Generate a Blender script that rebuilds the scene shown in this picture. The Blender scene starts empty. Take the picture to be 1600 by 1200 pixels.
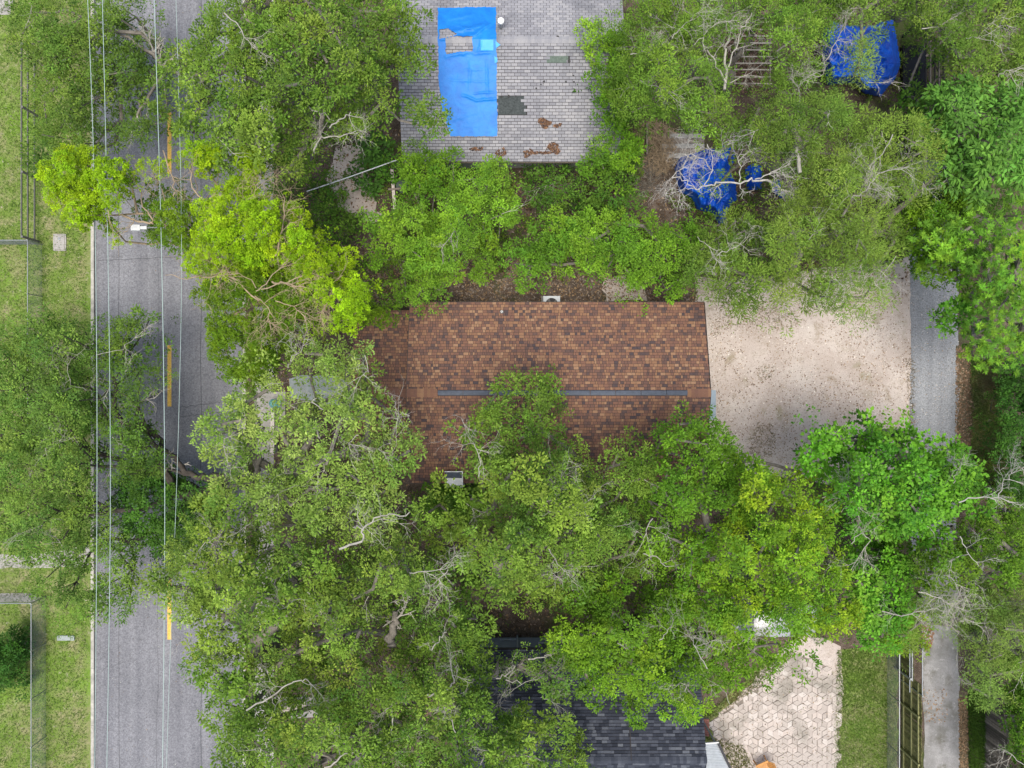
import bpy, bmesh, math, random
import numpy as np
from mathutils import Vector, Matrix, noise as mnoise
random.seed(7)
rng = np.random.default_rng(7)
R = math.radians
scene = bpy.context.scene
C = scene.collection

# ------------------------------------------------------------------ camera, sky, sun
H = 36.0                     # height of the drone above the ground
F = 1600 * 24 / 36.0         # focal length in photo pixels
cam_d = bpy.data.cameras.new('camera'); cam = bpy.data.objects.new('camera', cam_d); C.objects.link(cam)
cam.location = (0, 0, H); cam.rotation_euler = (0, 0, 0)
cam_d.lens = 24; cam_d.sensor_width = 36; cam_d.clip_end = 600; cam_d.clip_start = 0.5
scene.camera = cam
SUN_EL, SUN_AZ = R(80), R(190)          # azimuth clockwise from +Y: sun stands towards the lower edge
w = bpy.data.worlds.new('World'); scene.world = w; w.use_nodes = True
nt = w.node_tree; bg = nt.nodes['Background']
sky = nt.nodes.new('ShaderNodeTexSky'); sky.sky_type = 'NISHITA'; sky.sun_disc = False
sky.sun_elevation = SUN_EL; sky.sun_rotation = SUN_AZ; sky.dust_density = 3.0; sky.air_density = 1.0; sky.ozone_density = 0.6
nt.links.new(sky.outputs[0], bg.inputs[0]); bg.inputs[1].default_value = 0.105
sd = bpy.data.lights.new('sun', 'SUN'); sun = bpy.data.objects.new('sun', sd); C.objects.link(sun)
sd.energy = 1.95; sd.angle = R(36); sd.color = (1.0, 0.95, 0.86)
sdir = Vector((math.sin(SUN_AZ) * math.cos(SUN_EL), math.cos(SUN_AZ) * math.cos(SUN_EL), math.sin(SUN_EL)))
sun.rotation_euler = sdir.to_track_quat('Z', 'Y').to_euler(); sun.location = (0, -30, 50)
scene.view_settings.view_transform = 'Standard'; scene.view_settings.look = 'None'
scene.view_settings.exposure = 0.80; scene.view_settings.gamma = 1
scene.view_settings.use_curve_mapping = False
scene.cycles.max_bounces = 6; scene.cycles.diffuse_bounces = 4; scene.cycles.transmission_bounces = 3; scene.cycles.transparent_max_bounces = 4

# ------------------------------------------------------------------ helpers
def P(px, py, z=0.0):
    """photo pixel seen at height z -> world point"""
    k = (H - z) / F
    return Vector(((px - 800) * k, (600 - py) * k, z))
def tag(o, label=None, cat=None, group=None, kind=None):
    if label: o['label'] = label
    if cat: o['category'] = cat
    if group: o['group'] = group
    if kind: o['kind'] = kind
    return o
def empty(name, loc=(0, 0, 0), rz=0, label=None, cat=None, group=None):
    o = bpy.data.objects.new(name, None); C.objects.link(o); o.empty_display_size = 0.2
    o.location = loc; o.rotation_euler = (0, 0, rz)
    return tag(o, label, cat, group)
def link(name, me, mat=None, parent=None, loc=None):
    if mat is not None and not me.materials: me.materials.append(mat)
    o = bpy.data.objects.new(name, me); C.objects.link(o)
    if parent is not None: o.parent = parent
    if loc is not None: o.location = loc
    return o
def to_local(o, root):
    """children built in world coordinates under a root Empty that is not at the origin"""
    o.matrix_parent_inverse = root_inv(root)
    return o
def root_inv(root):
    return (Matrix.Translation(root.location) @ root.rotation_euler.to_matrix().to_4x4()).inverted()

class MB:
    """collects boxes, tubes and sheets into one mesh"""
    def __init__(s): s.v = []; s.f = []
    def add(s, vs, fs):
        n = len(s.v); s.v += [tuple(v) for v in vs]; s.f += [tuple(i + n for i in f) for f in fs]; return s
    def box(s, x0, x1, y0, y1, z0, z1):
        vs = [(x, y, z) for z in (z0, z1) for y in (y0, y1) for x in (x0, x1)]
        return s.add(vs, [(0, 2, 3, 1), (4, 5, 7, 6), (0, 1, 5, 4), (2, 6, 7, 3), (0, 4, 6, 2), (1, 3, 7, 5)])
    def bar(s, a, b, wx, wz, up=(0, 0, 1)):
        a = Vector(a); b = Vector(b); d = (b - a).normalized(); up = Vector(up)
        if abs(d.dot(up)) > .99: up = Vector((1, 0, 0))
        sx = d.cross(up).normalized(); sz = sx.cross(d)
        vs = []
        for p in (a, b):
            for i, j in ((-1, -1), (1, -1), (1, 1), (-1, 1)): vs.append(p + sx * wx / 2 * i + sz * wz / 2 * j)
        return s.add(vs, [(0, 1, 2, 3), (7, 6, 5, 4), (0, 4, 5, 1), (1, 5, 6, 2), (2, 6, 7, 3), (3, 7, 4, 0)])
    def tube(s, pts, rs, n=6, cap=True):
        pts = [Vector(p) for p in pts]
        if not hasattr(rs, '__len__'): rs = [rs] * len(pts)
        base = len(s.v); ref = Vector((0.31, 0.17, 0.93))
        for i, p in enumerate(pts):
            d = (pts[min(i + 1, len(pts) - 1)] - pts[max(i - 1, 0)])
            d = d.normalized() if d.length > 1e-6 else Vector((0, 0, 1))
            a = d.cross(ref if abs(d.dot(ref)) < .95 else Vector((1, 0, 0))).normalized(); b = d.cross(a)
            for k in range(n):
                t = 2 * math.pi * k / n
                s.v.append(tuple(p + (a * math.cos(t) + b * math.sin(t)) * rs[i]))
        for i in range(len(pts) - 1):
            for k in range(n):
                k2 = (k + 1) % n
                s.f.append((base + i * n + k, base + i * n + k2, base + (i + 1) * n + k2, base + (i + 1) * n + k))
        if cap:
            s.f.append(tuple(base + k for k in range(n))[::-1]); e = base + (len(pts) - 1) * n
            s.f.append(tuple(e + k for k in range(n)))
        return s
    def mesh(s, name, smooth=False):
        me = bpy.data.meshes.new(name); me.from_pydata(s.v, [], s.f); me.update()
        if smooth: me.shade_smooth()
        return me
    def build(s, name, mat, parent=None, smooth=False, loc=None):
        o = link(name, s.mesh(name, smooth), mat, parent, loc)
        return o
def quads_mesh(name, V, tone=None, col=None):
    """V: (n,4,3) quads; tone/col: one value per face"""
    n = len(V); me = bpy.data.meshes.new(name)
    me.vertices.add(n * 4); me.vertices.foreach_set('co', np.ascontiguousarray(V, dtype=np.float32).ravel())
    me.loops.add(n * 4); me.loops.foreach_set('vertex_index', np.arange(n * 4, dtype=np.int32))
    me.polygons.add(n); me.polygons.foreach_set('loop_start', np.arange(0, n * 4, 4, dtype=np.int32))
    me.polygons.foreach_set('loop_total', np.full(n, 4, dtype=np.int32))
    me.update(calc_edges=True)
    if tone is not None:
        a = me.attributes.new('tone', 'FLOAT', 'FACE'); a.data.foreach_set('value', np.asarray(tone, dtype=np.float32))
    if col is not None:
        a = me.attributes.new('tint', 'FLOAT_COLOR', 'FACE')
        c4 = np.ones((n, 4), dtype=np.float32); c4[:, :3] = col; a.data.foreach_set('color', c4.ravel())
    return me

def poly_np(poly): return np.array(poly, dtype=float)
def inside(pts, poly):
    x, y = pts[:, 0], pts[:, 1]; n = len(poly); r = np.zeros(len(pts), bool); j = n - 1
    for i in range(n):
        xi, yi = poly[i]; xj, yj = poly[j]
        c = ((yi > y) != (yj > y)) & (x < (xj - xi) * (y - yi) / (yj - yi + 1e-12) + xi)
        r ^= c; j = i
    return r
def edge_dist(pts, poly):
    d = np.full(len(pts), 1e9); n = len(poly)
    for i in range(n):
        a = poly[i]; b = poly[(i + 1) % n]; ab = b - a
        t = np.clip(((pts - a) @ ab) / (ab @ ab + 1e-9), 0, 1)
        q = a + t[:, None] * ab; d = np.minimum(d, np.hypot(*(pts - q).T))
    return d

# ------------------------------------------------------------------ materials
def new_mat(name, rough=0.8, spec=0.3):
    m = bpy.data.materials.new(name); m.use_nodes = True
    b = m.node_tree.nodes['Principled BSDF']; b.inputs['Roughness'].default_value = rough
    b.inputs['Specular IOR Level'].default_value = spec
    return m, m.node_tree, b
def ramp(nt, stops, interp='LINEAR'):
    r = nt.nodes.new('ShaderNodeValToRGB'); e = r.color_ramp; e.interpolation = interp
    while len(e.elements) > 1: e.elements.remove(e.elements[0])
    e.elements[0].position = stops[0][0]; e.elements[0].color = (*stops[0][1], 1)
    for p, c in stops[1:]:
        q = e.elements.new(p); q.color = (*c, 1)
    return r
def noise_n(nt, scale, detail=6, rough=0.6, vec=None, dist=0.0):
    n = nt.nodes.new('ShaderNodeTexNoise'); n.inputs['Scale'].default_value = scale
    n.inputs['Detail'].default_value = detail; n.inputs['Roughness'].default_value = rough
    n.inputs['Distortion'].default_value = dist
    if vec is None:
        g = nt.nodes.get('geo') or nt.nodes.new('ShaderNodeNewGeometry'); g.name = 'geo'; vec = g.outputs['Position']
    nt.links.new(vec, n.inputs['Vector']); return n
def mix(nt, a, b, fac, mode='MIX'):
    m = nt.nodes.new('ShaderNodeMix'); m.data_type = 'RGBA'; m.blend_type = mode
    for s, v in ((m.inputs[6], a), (m.inputs[7], b)):
        if isinstance(v, tuple): s.default_value = (*v, 1)
        else: nt.links.new(v, s)
    if isinstance(fac, (int, float)): m.inputs[0].default_value = fac
    else: nt.links.new(fac, m.inputs[0])
    return m.outputs[2]
def bump(nt, b, h, strength=0.4, dist=0.02):
    n = nt.nodes.new('ShaderNodeBump'); n.inputs['Strength'].default_value = strength; n.inputs['Distance'].default_value = dist
    nt.links.new(h, n.inputs['Height']); nt.links.new(n.outputs[0], b.inputs['Normal'])
def plain(name, col, rough=0.7, var=0.25, scale=6.0, metallic=0.0, bmp=0.15):
    m, nt, b = new_mat(name, rough); n = noise_n(nt, scale, 7, .65)
    r = ramp(nt, [(0.3, tuple(c * (1 - var) for c in col)), (0.7, tuple(min(1, c * (1 + var)) for c in col))])
    nt.links.new(n.outputs[0], r.inputs[0]); nt.links.new(r.outputs[0], b.inputs['Base Color'])
    b.inputs['Metallic'].default_value = metallic
    if bmp: n2 = noise_n(nt, scale * 8, 4); bump(nt, b, n2.outputs[0], bmp, 0.01)
    return m
def ground_mat(name, layers, bump_s=0.5, rough=0.95):
    """layers: list of (scale, detail, stops) ; first is base, others (scale, detail, lo, hi, colour) are mixed on"""
    m, nt, b = new_mat(name, rough, 0.15)
    sc, de, stops = layers[0]; n = noise_n(nt, sc, de, .7, dist=0.4); r = ramp(nt, stops); nt.links.new(n.outputs[0], r.inputs[0]); c = r.outputs[0]
    for sc, de, lo, hi, col in layers[1:]:
        n2 = noise_n(nt, sc, de, .65, dist=0.3)
        mr = nt.nodes.new('ShaderNodeMapRange'); mr.inputs[1].default_value = lo; mr.inputs[2].default_value = hi
        nt.links.new(n2.outputs[0], mr.inputs[0]); c = mix(nt, c, col, mr.outputs[0])
    nt.links.new(c, b.inputs['Base Color'])
    n3 = noise_n(nt, 30, 5, .7); bump(nt, b, n3.outputs[0], bump_s, 0.03)
    return m
M = {}
M['soil'] = ground_mat('forest_soil', [(1.3, 10, [(0.3, (.045, .035, .026)), (0.5, (.10, .075, .058)), (0.7, (.19, .15, .125))]),
                                       (9, 6, .52, .7, (.05, .035, .025)), (22, 4, .58, .66, (.32, .26, .21)), (0.35, 4, .52, .66, (.07, .085, .03))])
M['lawn'] = ground_mat('lawn_turf', [(0.9, 9, [(0.28, (.10, .18, .025)), (0.46, (.15, .23, .04)), (0.58, (.25, .26, .11)), (0.74, (.36, .31, .20))]),
                                     (0.16, 4, .56, .70, (.15, .30, .02)), (14, 5, .55, .72, (.34, .33, .19)), (4, 6, .6, .72, (.42, .38, .30)), (40, 3, .56, .7, (.05, .08, .018))], 0.9)
M['litter_ground'] = ground_mat('leaf_litter_ground', [(4, 8, [(0.3, (.07, .065, .04)), (0.55, (.15, .12, .08)), (0.75, (.28, .24, .18))]), (18, 4, .55, .7, (.22, .13, .07))])
M['sand'] = ground_mat('sandy_yard', [(0.55, 12, [(0.3, (.40, .33, .28)), (0.48, (.50, .43, .385)), (0.68, (.60, .54, .49))]),
                                      (1.1, 7, .55, .74, (.31, .25, .18)), (9, 7, .56, .70, (.26, .20, .15)), (34, 4, .60, .68, (.75, .70, .64)), (26, 4, .61, .67, (.13, .09, .06)), (.45, 3, .63, .72, (.27, .25, .15))], 0.7)
def asphalt(name, base, seed=0.0, cracks=True):
    m, nt, b = new_mat(name, 0.9, 0.2)
    n = noise_n(nt, 0.35, 8, .6); r = ramp(nt, [(0.3, tuple(c * .88 for c in base)), (0.7, tuple(c * 1.13 for c in base))]); nt.links.new(n.outputs[0], r.inputs[0]); c = r.outputs[0]
    g = nt.nodes['geo']; mp = nt.nodes.new('ShaderNodeMapping'); mp.inputs['Scale'].default_value = (1.6, 0.035, 1); nt.links.new(g.outputs['Position'], mp.inputs[0])
    n2 = noise_n(nt, 1.0, 5, .6, vec=mp.outputs[0]); r2 = ramp(nt, [(0.35, (.84, .84, .85)), (.65, (1.1, 1.1, 1.09))]); nt.links.new(n2.outputs[0], r2.inputs[0])
    c = mix(nt, c, r2.outputs[0], 1.0, 'MULTIPLY')
    n3 = noise_n(nt, 13, 3, .9); r3 = ramp(nt, [(0.32, (.55, .55, .56)), (.5, (1, 1, 1)), (.68, (1.42, 1.41, 1.39))]); nt.links.new(n3.outputs[0], r3.inputs[0])
    c = mix(nt, c, r3.outputs[0], 1.0, 'MULTIPLY')
    if cracks:
        v = nt.nodes.new('ShaderNodeTexVoronoi'); v.feature = 'DISTANCE_TO_EDGE'; v.inputs['Scale'].default_value = 0.55
        wn = noise_n(nt, 1.5, 5, .7); wv = nt.nodes.new('ShaderNodeVectorMath'); wv.operation = 'MULTIPLY_ADD'; wv.inputs[1].default_value = (.9, .9, .9)
        nt.links.new(wn.outputs[1], wv.inputs[0]); nt.links.new(g.outputs['Position'], wv.inputs[2]); nt.links.new(wv.outputs[0], v.inputs['Vector'])
        mr = nt.nodes.new('ShaderNodeMapRange'); mr.inputs[1].default_value = 0.0; mr.inputs[2].default_value = 0.012; mr.inputs[3].default_value = 1; mr.inputs[4].default_value = 0
        nt.links.new(v.outputs[0], mr.inputs[0])
        nm = noise_n(nt, 0.25, 3); mm = nt.nodes.new('ShaderNodeMapRange'); mm.inputs[1].default_value = .48; mm.inputs[2].default_value = .62; mm.inputs[4].default_value = .55; nt.links.new(nm.outputs[0], mm.inputs[0])
        ml = nt.nodes.new('ShaderNodeMath'); ml.operation = 'MULTIPLY'; nt.links.new(mr.outputs[0], ml.inputs[0]); nt.links.new(mm.outputs[0], ml.inputs[1])
        c = mix(nt, c, (.07, .07, .07), ml.outputs[0])
    nt.links.new(c, b.inputs['Base Color']); n4 = noise_n(nt, 60, 3, .7); bump(nt, b, n4.outputs[0], .5, .01)
    return m
M['road'] = asphalt('road_asphalt', (.205, .207, .222))
M['lane'] = asphalt('lane_asphalt', (.27, .28, .295), cracks=False)
M['lane_concrete'] = ground_mat('worn_lane_concrete', [(0.8, 9, [(0.3, (.19, .19, .18)), (0.5, (.30, .295, .29)), (0.72, (.46, .45, .44))]), (.9, 7, .52, .66, (.17, .165, .14)), (3.5, 6, .58, .68, (.42, .41, .40)), (30, 4, .56, .68, (.16, .15, .13))], .4)
M['concrete'] = ground_mat('weathered_concrete', [(1.5, 9, [(0.3, (.26, .25, .23)), (0.5, (.36, .345, .32)), (0.72, (.5, .48, .45))]), (14, 5, .58, .68, (.17, .15, .12))], .3)
M['kerb'] = plain('kerb_concrete', (.42, .40, .35), .9, .35, 3)
M['pale_slab'] = plain('pale_slab', (.33, .37, .36), .9, .15, 3)
M['yellow'] = plain('yellow_road_paint', (.74, .46, .10), .8, .3, 14)
M['joint'] = plain('sandy_joint', (.21, .18, .15), .95, .35, 3)
M['white'] = plain('white_paint', (.78, .78, .76), .5, .06, 3)
M['tar'] = plain('tar_seam', (.06, .06, .065), .7, .2, 5)
M['wall_tan'] = plain('house_wall_tan', (.38, .33, .27), .9, .1, 2)
M['wall_gray'] = plain('house_wall_gray', (.27, .29, .32), .8, .1, 2)
M['wall_pale'] = plain('house_wall_pale', (.42, .42, .40), .9, .15, 2)
M['fascia'] = plain('dark_fascia', (.07, .06, .055), .7, .2, 4)
M['felt'] = plain('roof_felt', (.04, .036, .036), .9, .3, 6)
M['felt_green'] = plain('exposed_green_roofing', (.12, .155, .13), .9, .3, 10)
M['felt_dark'] = plain('exposed_dark_roofing', (.06, .07, .07), .9, .5, 12)
M['ridge_vent'] = plain('ridge_vent_grey', (.085, .10, .13), .6, .2, 5)
M['metal'] = plain('galvanised_steel', (.36, .38, .39), .45, .12, 8, 0.6, 0)
M['metal_pale'] = plain('pale_sheet_metal', (.50, .53, .55), .5, .12, 5, 0.2, .1)
M['blue_slat'] = plain('grey_blue_awning', (.27, .33, .38), .6, .1, 5)
M['plastic_dark'] = plain('dark_plastic', (.03, .03, .035), .5, .2, 5)
M['black'] = plain('black_opening', (.012, .012, .014), .5, .1, 5)
M['steel_dark'] = plain('dark_painted_rail', (.17, .165, .155), .6, .2, 6)
M['wood_gray'] = plain('weathered_board', (.24, .20, .165), .9, .3, 7)
M['wood_moss'] = plain('mossy_board', (.12, .12, .05), .9, .35, 5)
M['rail_moss'] = plain('pale_mossy_rail', (.27, .27, .12), .9, .2, 5)
M['wood_pale'] = plain('pale_timber', (.50, .44, .36), .85, .2, 7)
M['wood_orange'] = plain('orange_stained_timber', (.55, .27, .08), .6, .2, 8)
M['wood_dark'] = plain('dark_timber', (.05, .045, .04), .9, .3, 7)
M['brick_red'] = plain('red_brick', (.30, .13, .10), .9, .3, 9)
M['brick_white'] = plain('pale_painted_brick', (.62, .56, .50), .85, .1, 9)
M['teal'] = plain('teal_metal', (.18, .42, .38), .6, .3, 9)
M['wire'] = plain('pale_cable', (.42, .54, .50), .5, .05, 3)
M['bark'] = plain('oak_bark', (.20, .18, .15), .95, .45, 5, 0, .6)
M['bark_dark'] = plain('wet_dark_bark', (.07, .06, .05), .95, .4, 5, 0, .6)
M['bark_pale'] = plain('lichen_pale_bark', (.37, .35, .30), .95, .3, 5, 0, .3)
M['bark_tan'] = plain('tan_bark', (.38, .29, .19), .95, .3, 5, 0, .3)
M['bark_white'] = plain('bleached_dead_wood', (.42, .40, .36), .95, .3, 5, 0, .3)
M['car_white'], _nt, _b = new_mat('white_car_paint', .3, .5); _b.inputs['Base Color'].default_value = (.72, .73, .74, 1); _b.inputs['Coat Weight'].default_value = .6
_n = noise_n(_nt, 3, 5); _r = ramp(_nt, [(.3, (.26, .27, .28)), (.7, (.40, .41, .41))]); _nt.links.new(_n.outputs[0], _r.inputs[0]); _nt.links.new(_r.outputs[0], _b.inputs['Base Color'])
M['glass'], _nt, _b = new_mat('dark_glass', .08, .6)
_n = noise_n(_nt, 2, 3); _r = ramp(_nt, [(.3, (.09, .11, .13)), (.7, (.16, .18, .2))]); _nt.links.new(_n.outputs[0], _r.inputs[0]); _nt.links.new(_r.outputs[0], _b.inputs['Base Color'])
M['rubber'] = plain('tyre_rubber', (.02, .02, .02), .9, .2, 5)
M['red_lamp'] = plain('red_lamp_lens', (.35, .02, .02), .3, .1, 5)

def board_mat(name, lo, hi):
    m, nt, b = new_mat(name, .9, .2); s = nt.nodes.new('ShaderNodeObjectInfo').outputs['Random']; r_ = ramp(nt, [(0, lo), (1, hi)]); nt.links.new(s, r_.inputs[0])
    g = noise_n(nt, 9, 6, .7); r3 = ramp(nt, [(0.3, (.6, .6, .6)), (.7, (1.3, 1.3, 1.3))]); nt.links.new(g.outputs[0], r3.inputs[0]); nt.links.new(mix(nt, r_.outputs[0], r3.outputs[0], 1.0, 'MULTIPLY'), b.inputs['Base Color']); return m
M['board_moss'] = board_mat('mossy_fence_board', (.11, .11, .04), (.26, .25, .10)); M['board_gray'] = board_mat('grey_fence_board', (.12, .10, .08), (.34, .28, .22))
def tarp_mat(name, c1, c2, rough=.55):
    m, nt, b = new_mat(name, rough, .5); n = noise_n(nt, 1.4, 6, .6, dist=.5); r = ramp(nt, [(.3, c1), (.7, c2)]); nt.links.new(n.outputs[0], r.inputs[0])
    nt.links.new(r.outputs[0], b.inputs['Base Color'])
    n2 = noise_n(nt, 5, 6, .6, dist=1.0); bump(nt, b, n2.outputs[0], .35, .05); return m
M['tarp_light'] = tarp_mat('bright_blue_tarpaulin', (.002, .15, .58), (.008, .25, .74))
M['tarp_patch'] = tarp_mat('pale_blue_patch', (.04, .36, .88), (.08, .45, .92))
M['tarp_deep'] = tarp_mat('deep_blue_tarpaulin', (.0, .045, .42), (.0, .15, .80))

def leaf_mat():
    m, nt, b = new_mat('leaf', .62, .18)
    a = nt.nodes.new('ShaderNodeAttribute'); a.attribute_name = 'tint'
    nt.links.new(a.outputs['Color'], b.inputs['Base Color'])
    tr = nt.nodes.new('ShaderNodeBsdfTranslucent'); mx = nt.nodes.new('ShaderNodeMixShader'); mx.inputs[0].default_value = .16
    hs = nt.nodes.new('ShaderNodeHueSaturation'); hs.inputs['Saturation'].default_value = 1.1; hs.inputs['Value'].default_value = 1.35
    nt.links.new(a.outputs['Color'], hs.inputs['Color']); nt.links.new(hs.outputs[0], tr.inputs[0])
    out = nt.nodes['Material Output']; nt.links.new(b.outputs[0], mx.inputs[1]); nt.links.new(tr.outputs[0], mx.inputs[2]); nt.links.new(mx.outputs[0], out.inputs[0])
    return m
M['leaf'] = leaf_mat()
def litter_mat():
    m, nt, b = new_mat('fallen_leaf', .9, .2); a = nt.nodes.new('ShaderNodeAttribute'); a.attribute_name = 'tint'
    nt.links.new(a.outputs['Color'], b.inputs['Base Color']); return m
M['litter'] = litter_mat()

def shingle_mats(name, stops, wear, rough=.9, stain=None):
    out = []
    for which in ('object', 'face'):
        m, nt, b = new_mat(name + '_' + which, rough, .2)
        if which == 'object': s = nt.nodes.new('ShaderNodeObjectInfo').outputs['Random']
        else:
            a = nt.nodes.new('ShaderNodeAttribute'); a.attribute_name = 'tone'; s = a.outputs['Fac']
        lf = noise_n(nt, wear[0], 4, .6)
        mr = nt.nodes.new('ShaderNodeMapRange'); mr.inputs[1].default_value = .3; mr.inputs[2].default_value = .7; mr.inputs[3].default_value = -wear[1]; mr.inputs[4].default_value = wear[1]
        nt.links.new(lf.outputs[0], mr.inputs[0]); ad = nt.nodes.new('ShaderNodeMath'); ad.operation = 'ADD'; nt.links.new(s, ad.inputs[0]); nt.links.new(mr.outputs[0], ad.inputs[1])
        r = ramp(nt, stops); nt.links.new(ad.outputs[0], r.inputs[0]); c = r.outputs[0]
        g = noise_n(nt, 45, 3, .8); r3 = ramp(nt, [(0.3, (.7, .7, .7)), (.7, (1.25, 1.25, 1.25))]); nt.links.new(g.outputs[0], r3.inputs[0]); c = mix(nt, c, r3.outputs[0], 1.0, 'MULTIPLY')
        if stain:
            n5 = noise_n(nt, stain[0], 8, .65, dist=.6); q = nt.nodes.new('ShaderNodeMapRange'); q.inputs[1].default_value = stain[1]; q.inputs[2].default_value = stain[2]; q.inputs[4].default_value = stain[4]
            nt.links.new(n5.outputs[0], q.inputs[0]); c = mix(nt, c, stain[3], q.outputs[0])
        nt.links.new(c, b.inputs['Base Color']); bump(nt, b, g.outputs[0], .4, .006); out.append(m)
    return out
M['sh_brown'] = shingle_mats('brown_blend_shingle', [(0.0, (.075, .058, .062)), (.10, (.118, .076, .066)), (.3, (.172, .094, .071)), (.6, (.212, .113, .076)), (.85, (.262, .146, .086)), (1.0, (.32, .195, .12))], (.8, .07), stain=(.5, .60, .75, (.06, .05, .055), .6))
M['sh_gray'] = shingle_mats('aged_grey_shingle', [(0.0, (.24, .24, .26)), (.35, (.285, .285, .305)), (.7, (.32, .318, .335)), (1.0, (.36, .355, .365))], (.5, .25), stain=(.45, .54, .74, (.13, .135, .15), .75))
M['sh_slate'] = shingle_mats('blue_black_shingle', [(0.0, (.022, .026, .036)), (.5, (.042, .048, .064)), (.85, (.07, .078, .098)), (1.0, (.11, .12, .14))], (.7, .2))
def paver_mat():
    m, nt, b = new_mat('pink_stone_paver', .9, .2); s = nt.nodes.new('ShaderNodeObjectInfo').outputs['Random']
    r = ramp(nt, [(0, (.42, .37, .33)), (.35, (.48, .43, .385)), (.7, (.53, .465, .415)), (1, (.58, .535, .49))]); nt.links.new(s, r.inputs[0]); c = r.outputs[0]
    n = noise_n(nt, .42, 6, .6, dist=.5); q = nt.nodes.new('ShaderNodeMapRange'); q.inputs[1].default_value = .5; q.inputs[2].default_value = .62; q.inputs[4].default_value = .8; nt.links.new(n.outputs[0], q.inputs[0])
    c = mix(nt, c, (.27, .25, .21), q.outputs[0]); g = noise_n(nt, 22, 5, .7); r3 = ramp(nt, [(0.3, (.78, .76, .74)), (.7, (1.15, 1.15, 1.15))]); nt.links.new(g.outputs[0], r3.inputs[0]); c = mix(nt, c, r3.outputs[0], 1.0, 'MULTIPLY')
    nt.links.new(c, b.inputs['Base Color']); bump(nt, b, g.outputs[0], .3, .01); return m
M['paver'] = paver_mat()

# ------------------------------------------------------------------ ground, road, lanes
KX0, KX1 = -22.05, -14.2          # road edges
RZ = -0.12
g = MB(); g.box(-220, KX0 - .16, -220, 220, -.6, 0); g.box(KX1 + .16, 220, -220, 220, -.6, 0)
tag(g.build('ground', M['soil']), 'brown soil with leaf litter under the trees', kind='structure')
tag(MB().box(KX0, KX1, -220, 220, -.6, RZ).build('road', M['road']), 'grey asphalt street along the left of the photo', kind='structure')
for x0 in (KX0 - .16, KX1):
    y = -60
    mb = MB()
    while y < 60:
        L = 3.0; mb.box(x0, x0 + .16, y, y + L - .012, -.6, .012 + rng.uniform(-.004, .004)); y += L
    tag(mb.build('kerb', M['kerb']), 'pale concrete kerb of the street', kind='structure')
tag(MB().box(-60, KX0 - .16, -60, 60, -.2, .006).build('lawn', M['lawn']), 'patchy green and yellow lawn left of the street', kind='structure')
dash = MB()
for yc in (-24.3, -11.9, .43, 12.75, 25.0):
    dash.box(-18.23, -18.02, yc - 1.62, yc + 1.62, RZ + .001, RZ + .005)
tag(dash.build('lane_marking', M['yellow']), 'worn yellow dashed centre line on the street', kind='structure')
def wavy_strip(name, x, wd, z, mat, y0=-30, y1=30, amp=.02):
    mb = MB(); ys = np.linspace(y0, y1, 120); o = rng.uniform(0, 100)
    xs = [x + amp * 3 * mnoise.noise(Vector((o, yy * .3, 0))) for yy in ys]
    for i in range(len(ys) - 1):
        mb.add([(xs[i] - wd / 2, ys[i], z), (xs[i] + wd / 2, ys[i], z), (xs[i + 1] + wd / 2, ys[i + 1], z), (xs[i + 1] - wd / 2, ys[i + 1], z)], [(0, 1, 2, 3)])
    return tag(mb.build(name, mat), kind='structure')
wavy_strip('road_seam', -20.8, .022, RZ + .004, M['tar']); wavy_strip('road_seam', -16.45, .028, RZ + .004, M['tar']); wavy_strip('road_seam', -18.75, .012, RZ + .004, M['tar'], amp=.06)
mb = MB()
for py, x0, x1 in ((407, 150, 320), (652, 280, 350), (637, 280, 345)):
    for k in range(24):
        a = P(x0 + (x1 - x0) * k / 24, py + 3 * mnoise.noise(Vector((k * .4, py, 0))) - k * .35); b = P(x0 + (x1 - x0) * (k + 1) / 24, py + 3 * mnoise.noise(Vector(((k + 1) * .4, py, 0))) - (k + 1) * .35)
        if a.x > KX0 + .02: mb.add([(a.x, a.y, RZ + .008), (b.x, b.y, RZ + .008), (b.x, b.y + .022, RZ + .008), (a.x, a.y + .022, RZ + .008)], [(0, 1, 2, 3)])
tag(mb.build('road_crack', M['tar']), kind='structure')

def ragged(poly, step=9, amp=4, z=0.0, seed=0):
    out = []
    for i in range(len(poly)):
        a = np.array(poly[i], float); b = np.array(poly[(i + 1) % len(poly)], float); L = np.hypot(*(b - a)); n = max(1, int(L / step))
        for k in range(n):
            p = a + (b - a) * k / n
            ox = mnoise.noise(Vector((p[0] * .05, p[1] * .05, seed))) + .5 * mnoise.noise(Vector((p[0] * .2, p[1] * .2, seed + 5)))
            oy = mnoise.noise(Vector((p[0] * .05, p[1] * .05, seed + 9))) + .5 * mnoise.noise(Vector((p[0] * .2, p[1] * .2, seed + 3)))
            out.append((p[0] + ox * amp, p[1] + oy * amp))
    return out
def ground_patch(name, poly, z, mat, label=None, amp=4, thick=0.0, rag=True):
    pts = ragged(poly, amp=amp, seed=z * 100) if rag else poly
    me = bpy.data.meshes.new(name); bm = bmesh.new()
    vs = [bm.verts.new((*P(x, y)[:2], z)) for x, y in pts]; f = bm.faces.new(vs)
    if f.normal.z < 0: f.normal_flip()
    bm.normal_update()
    if f.normal.z < 0: f.normal_flip()
    if thick:
        r = bmesh.ops.extrude_face_region(bm, geom=[f])
        for v in [q for q in r['geom'] if isinstance(q, bmesh.types.BMVert)]: v.co.z -= thick
    bmesh.ops.triangulate(bm, faces=bm.faces[:]); bm.to_mesh(me); bm.free()
    o = link(name, me, mat); return tag(o, label, kind='structure')
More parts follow.
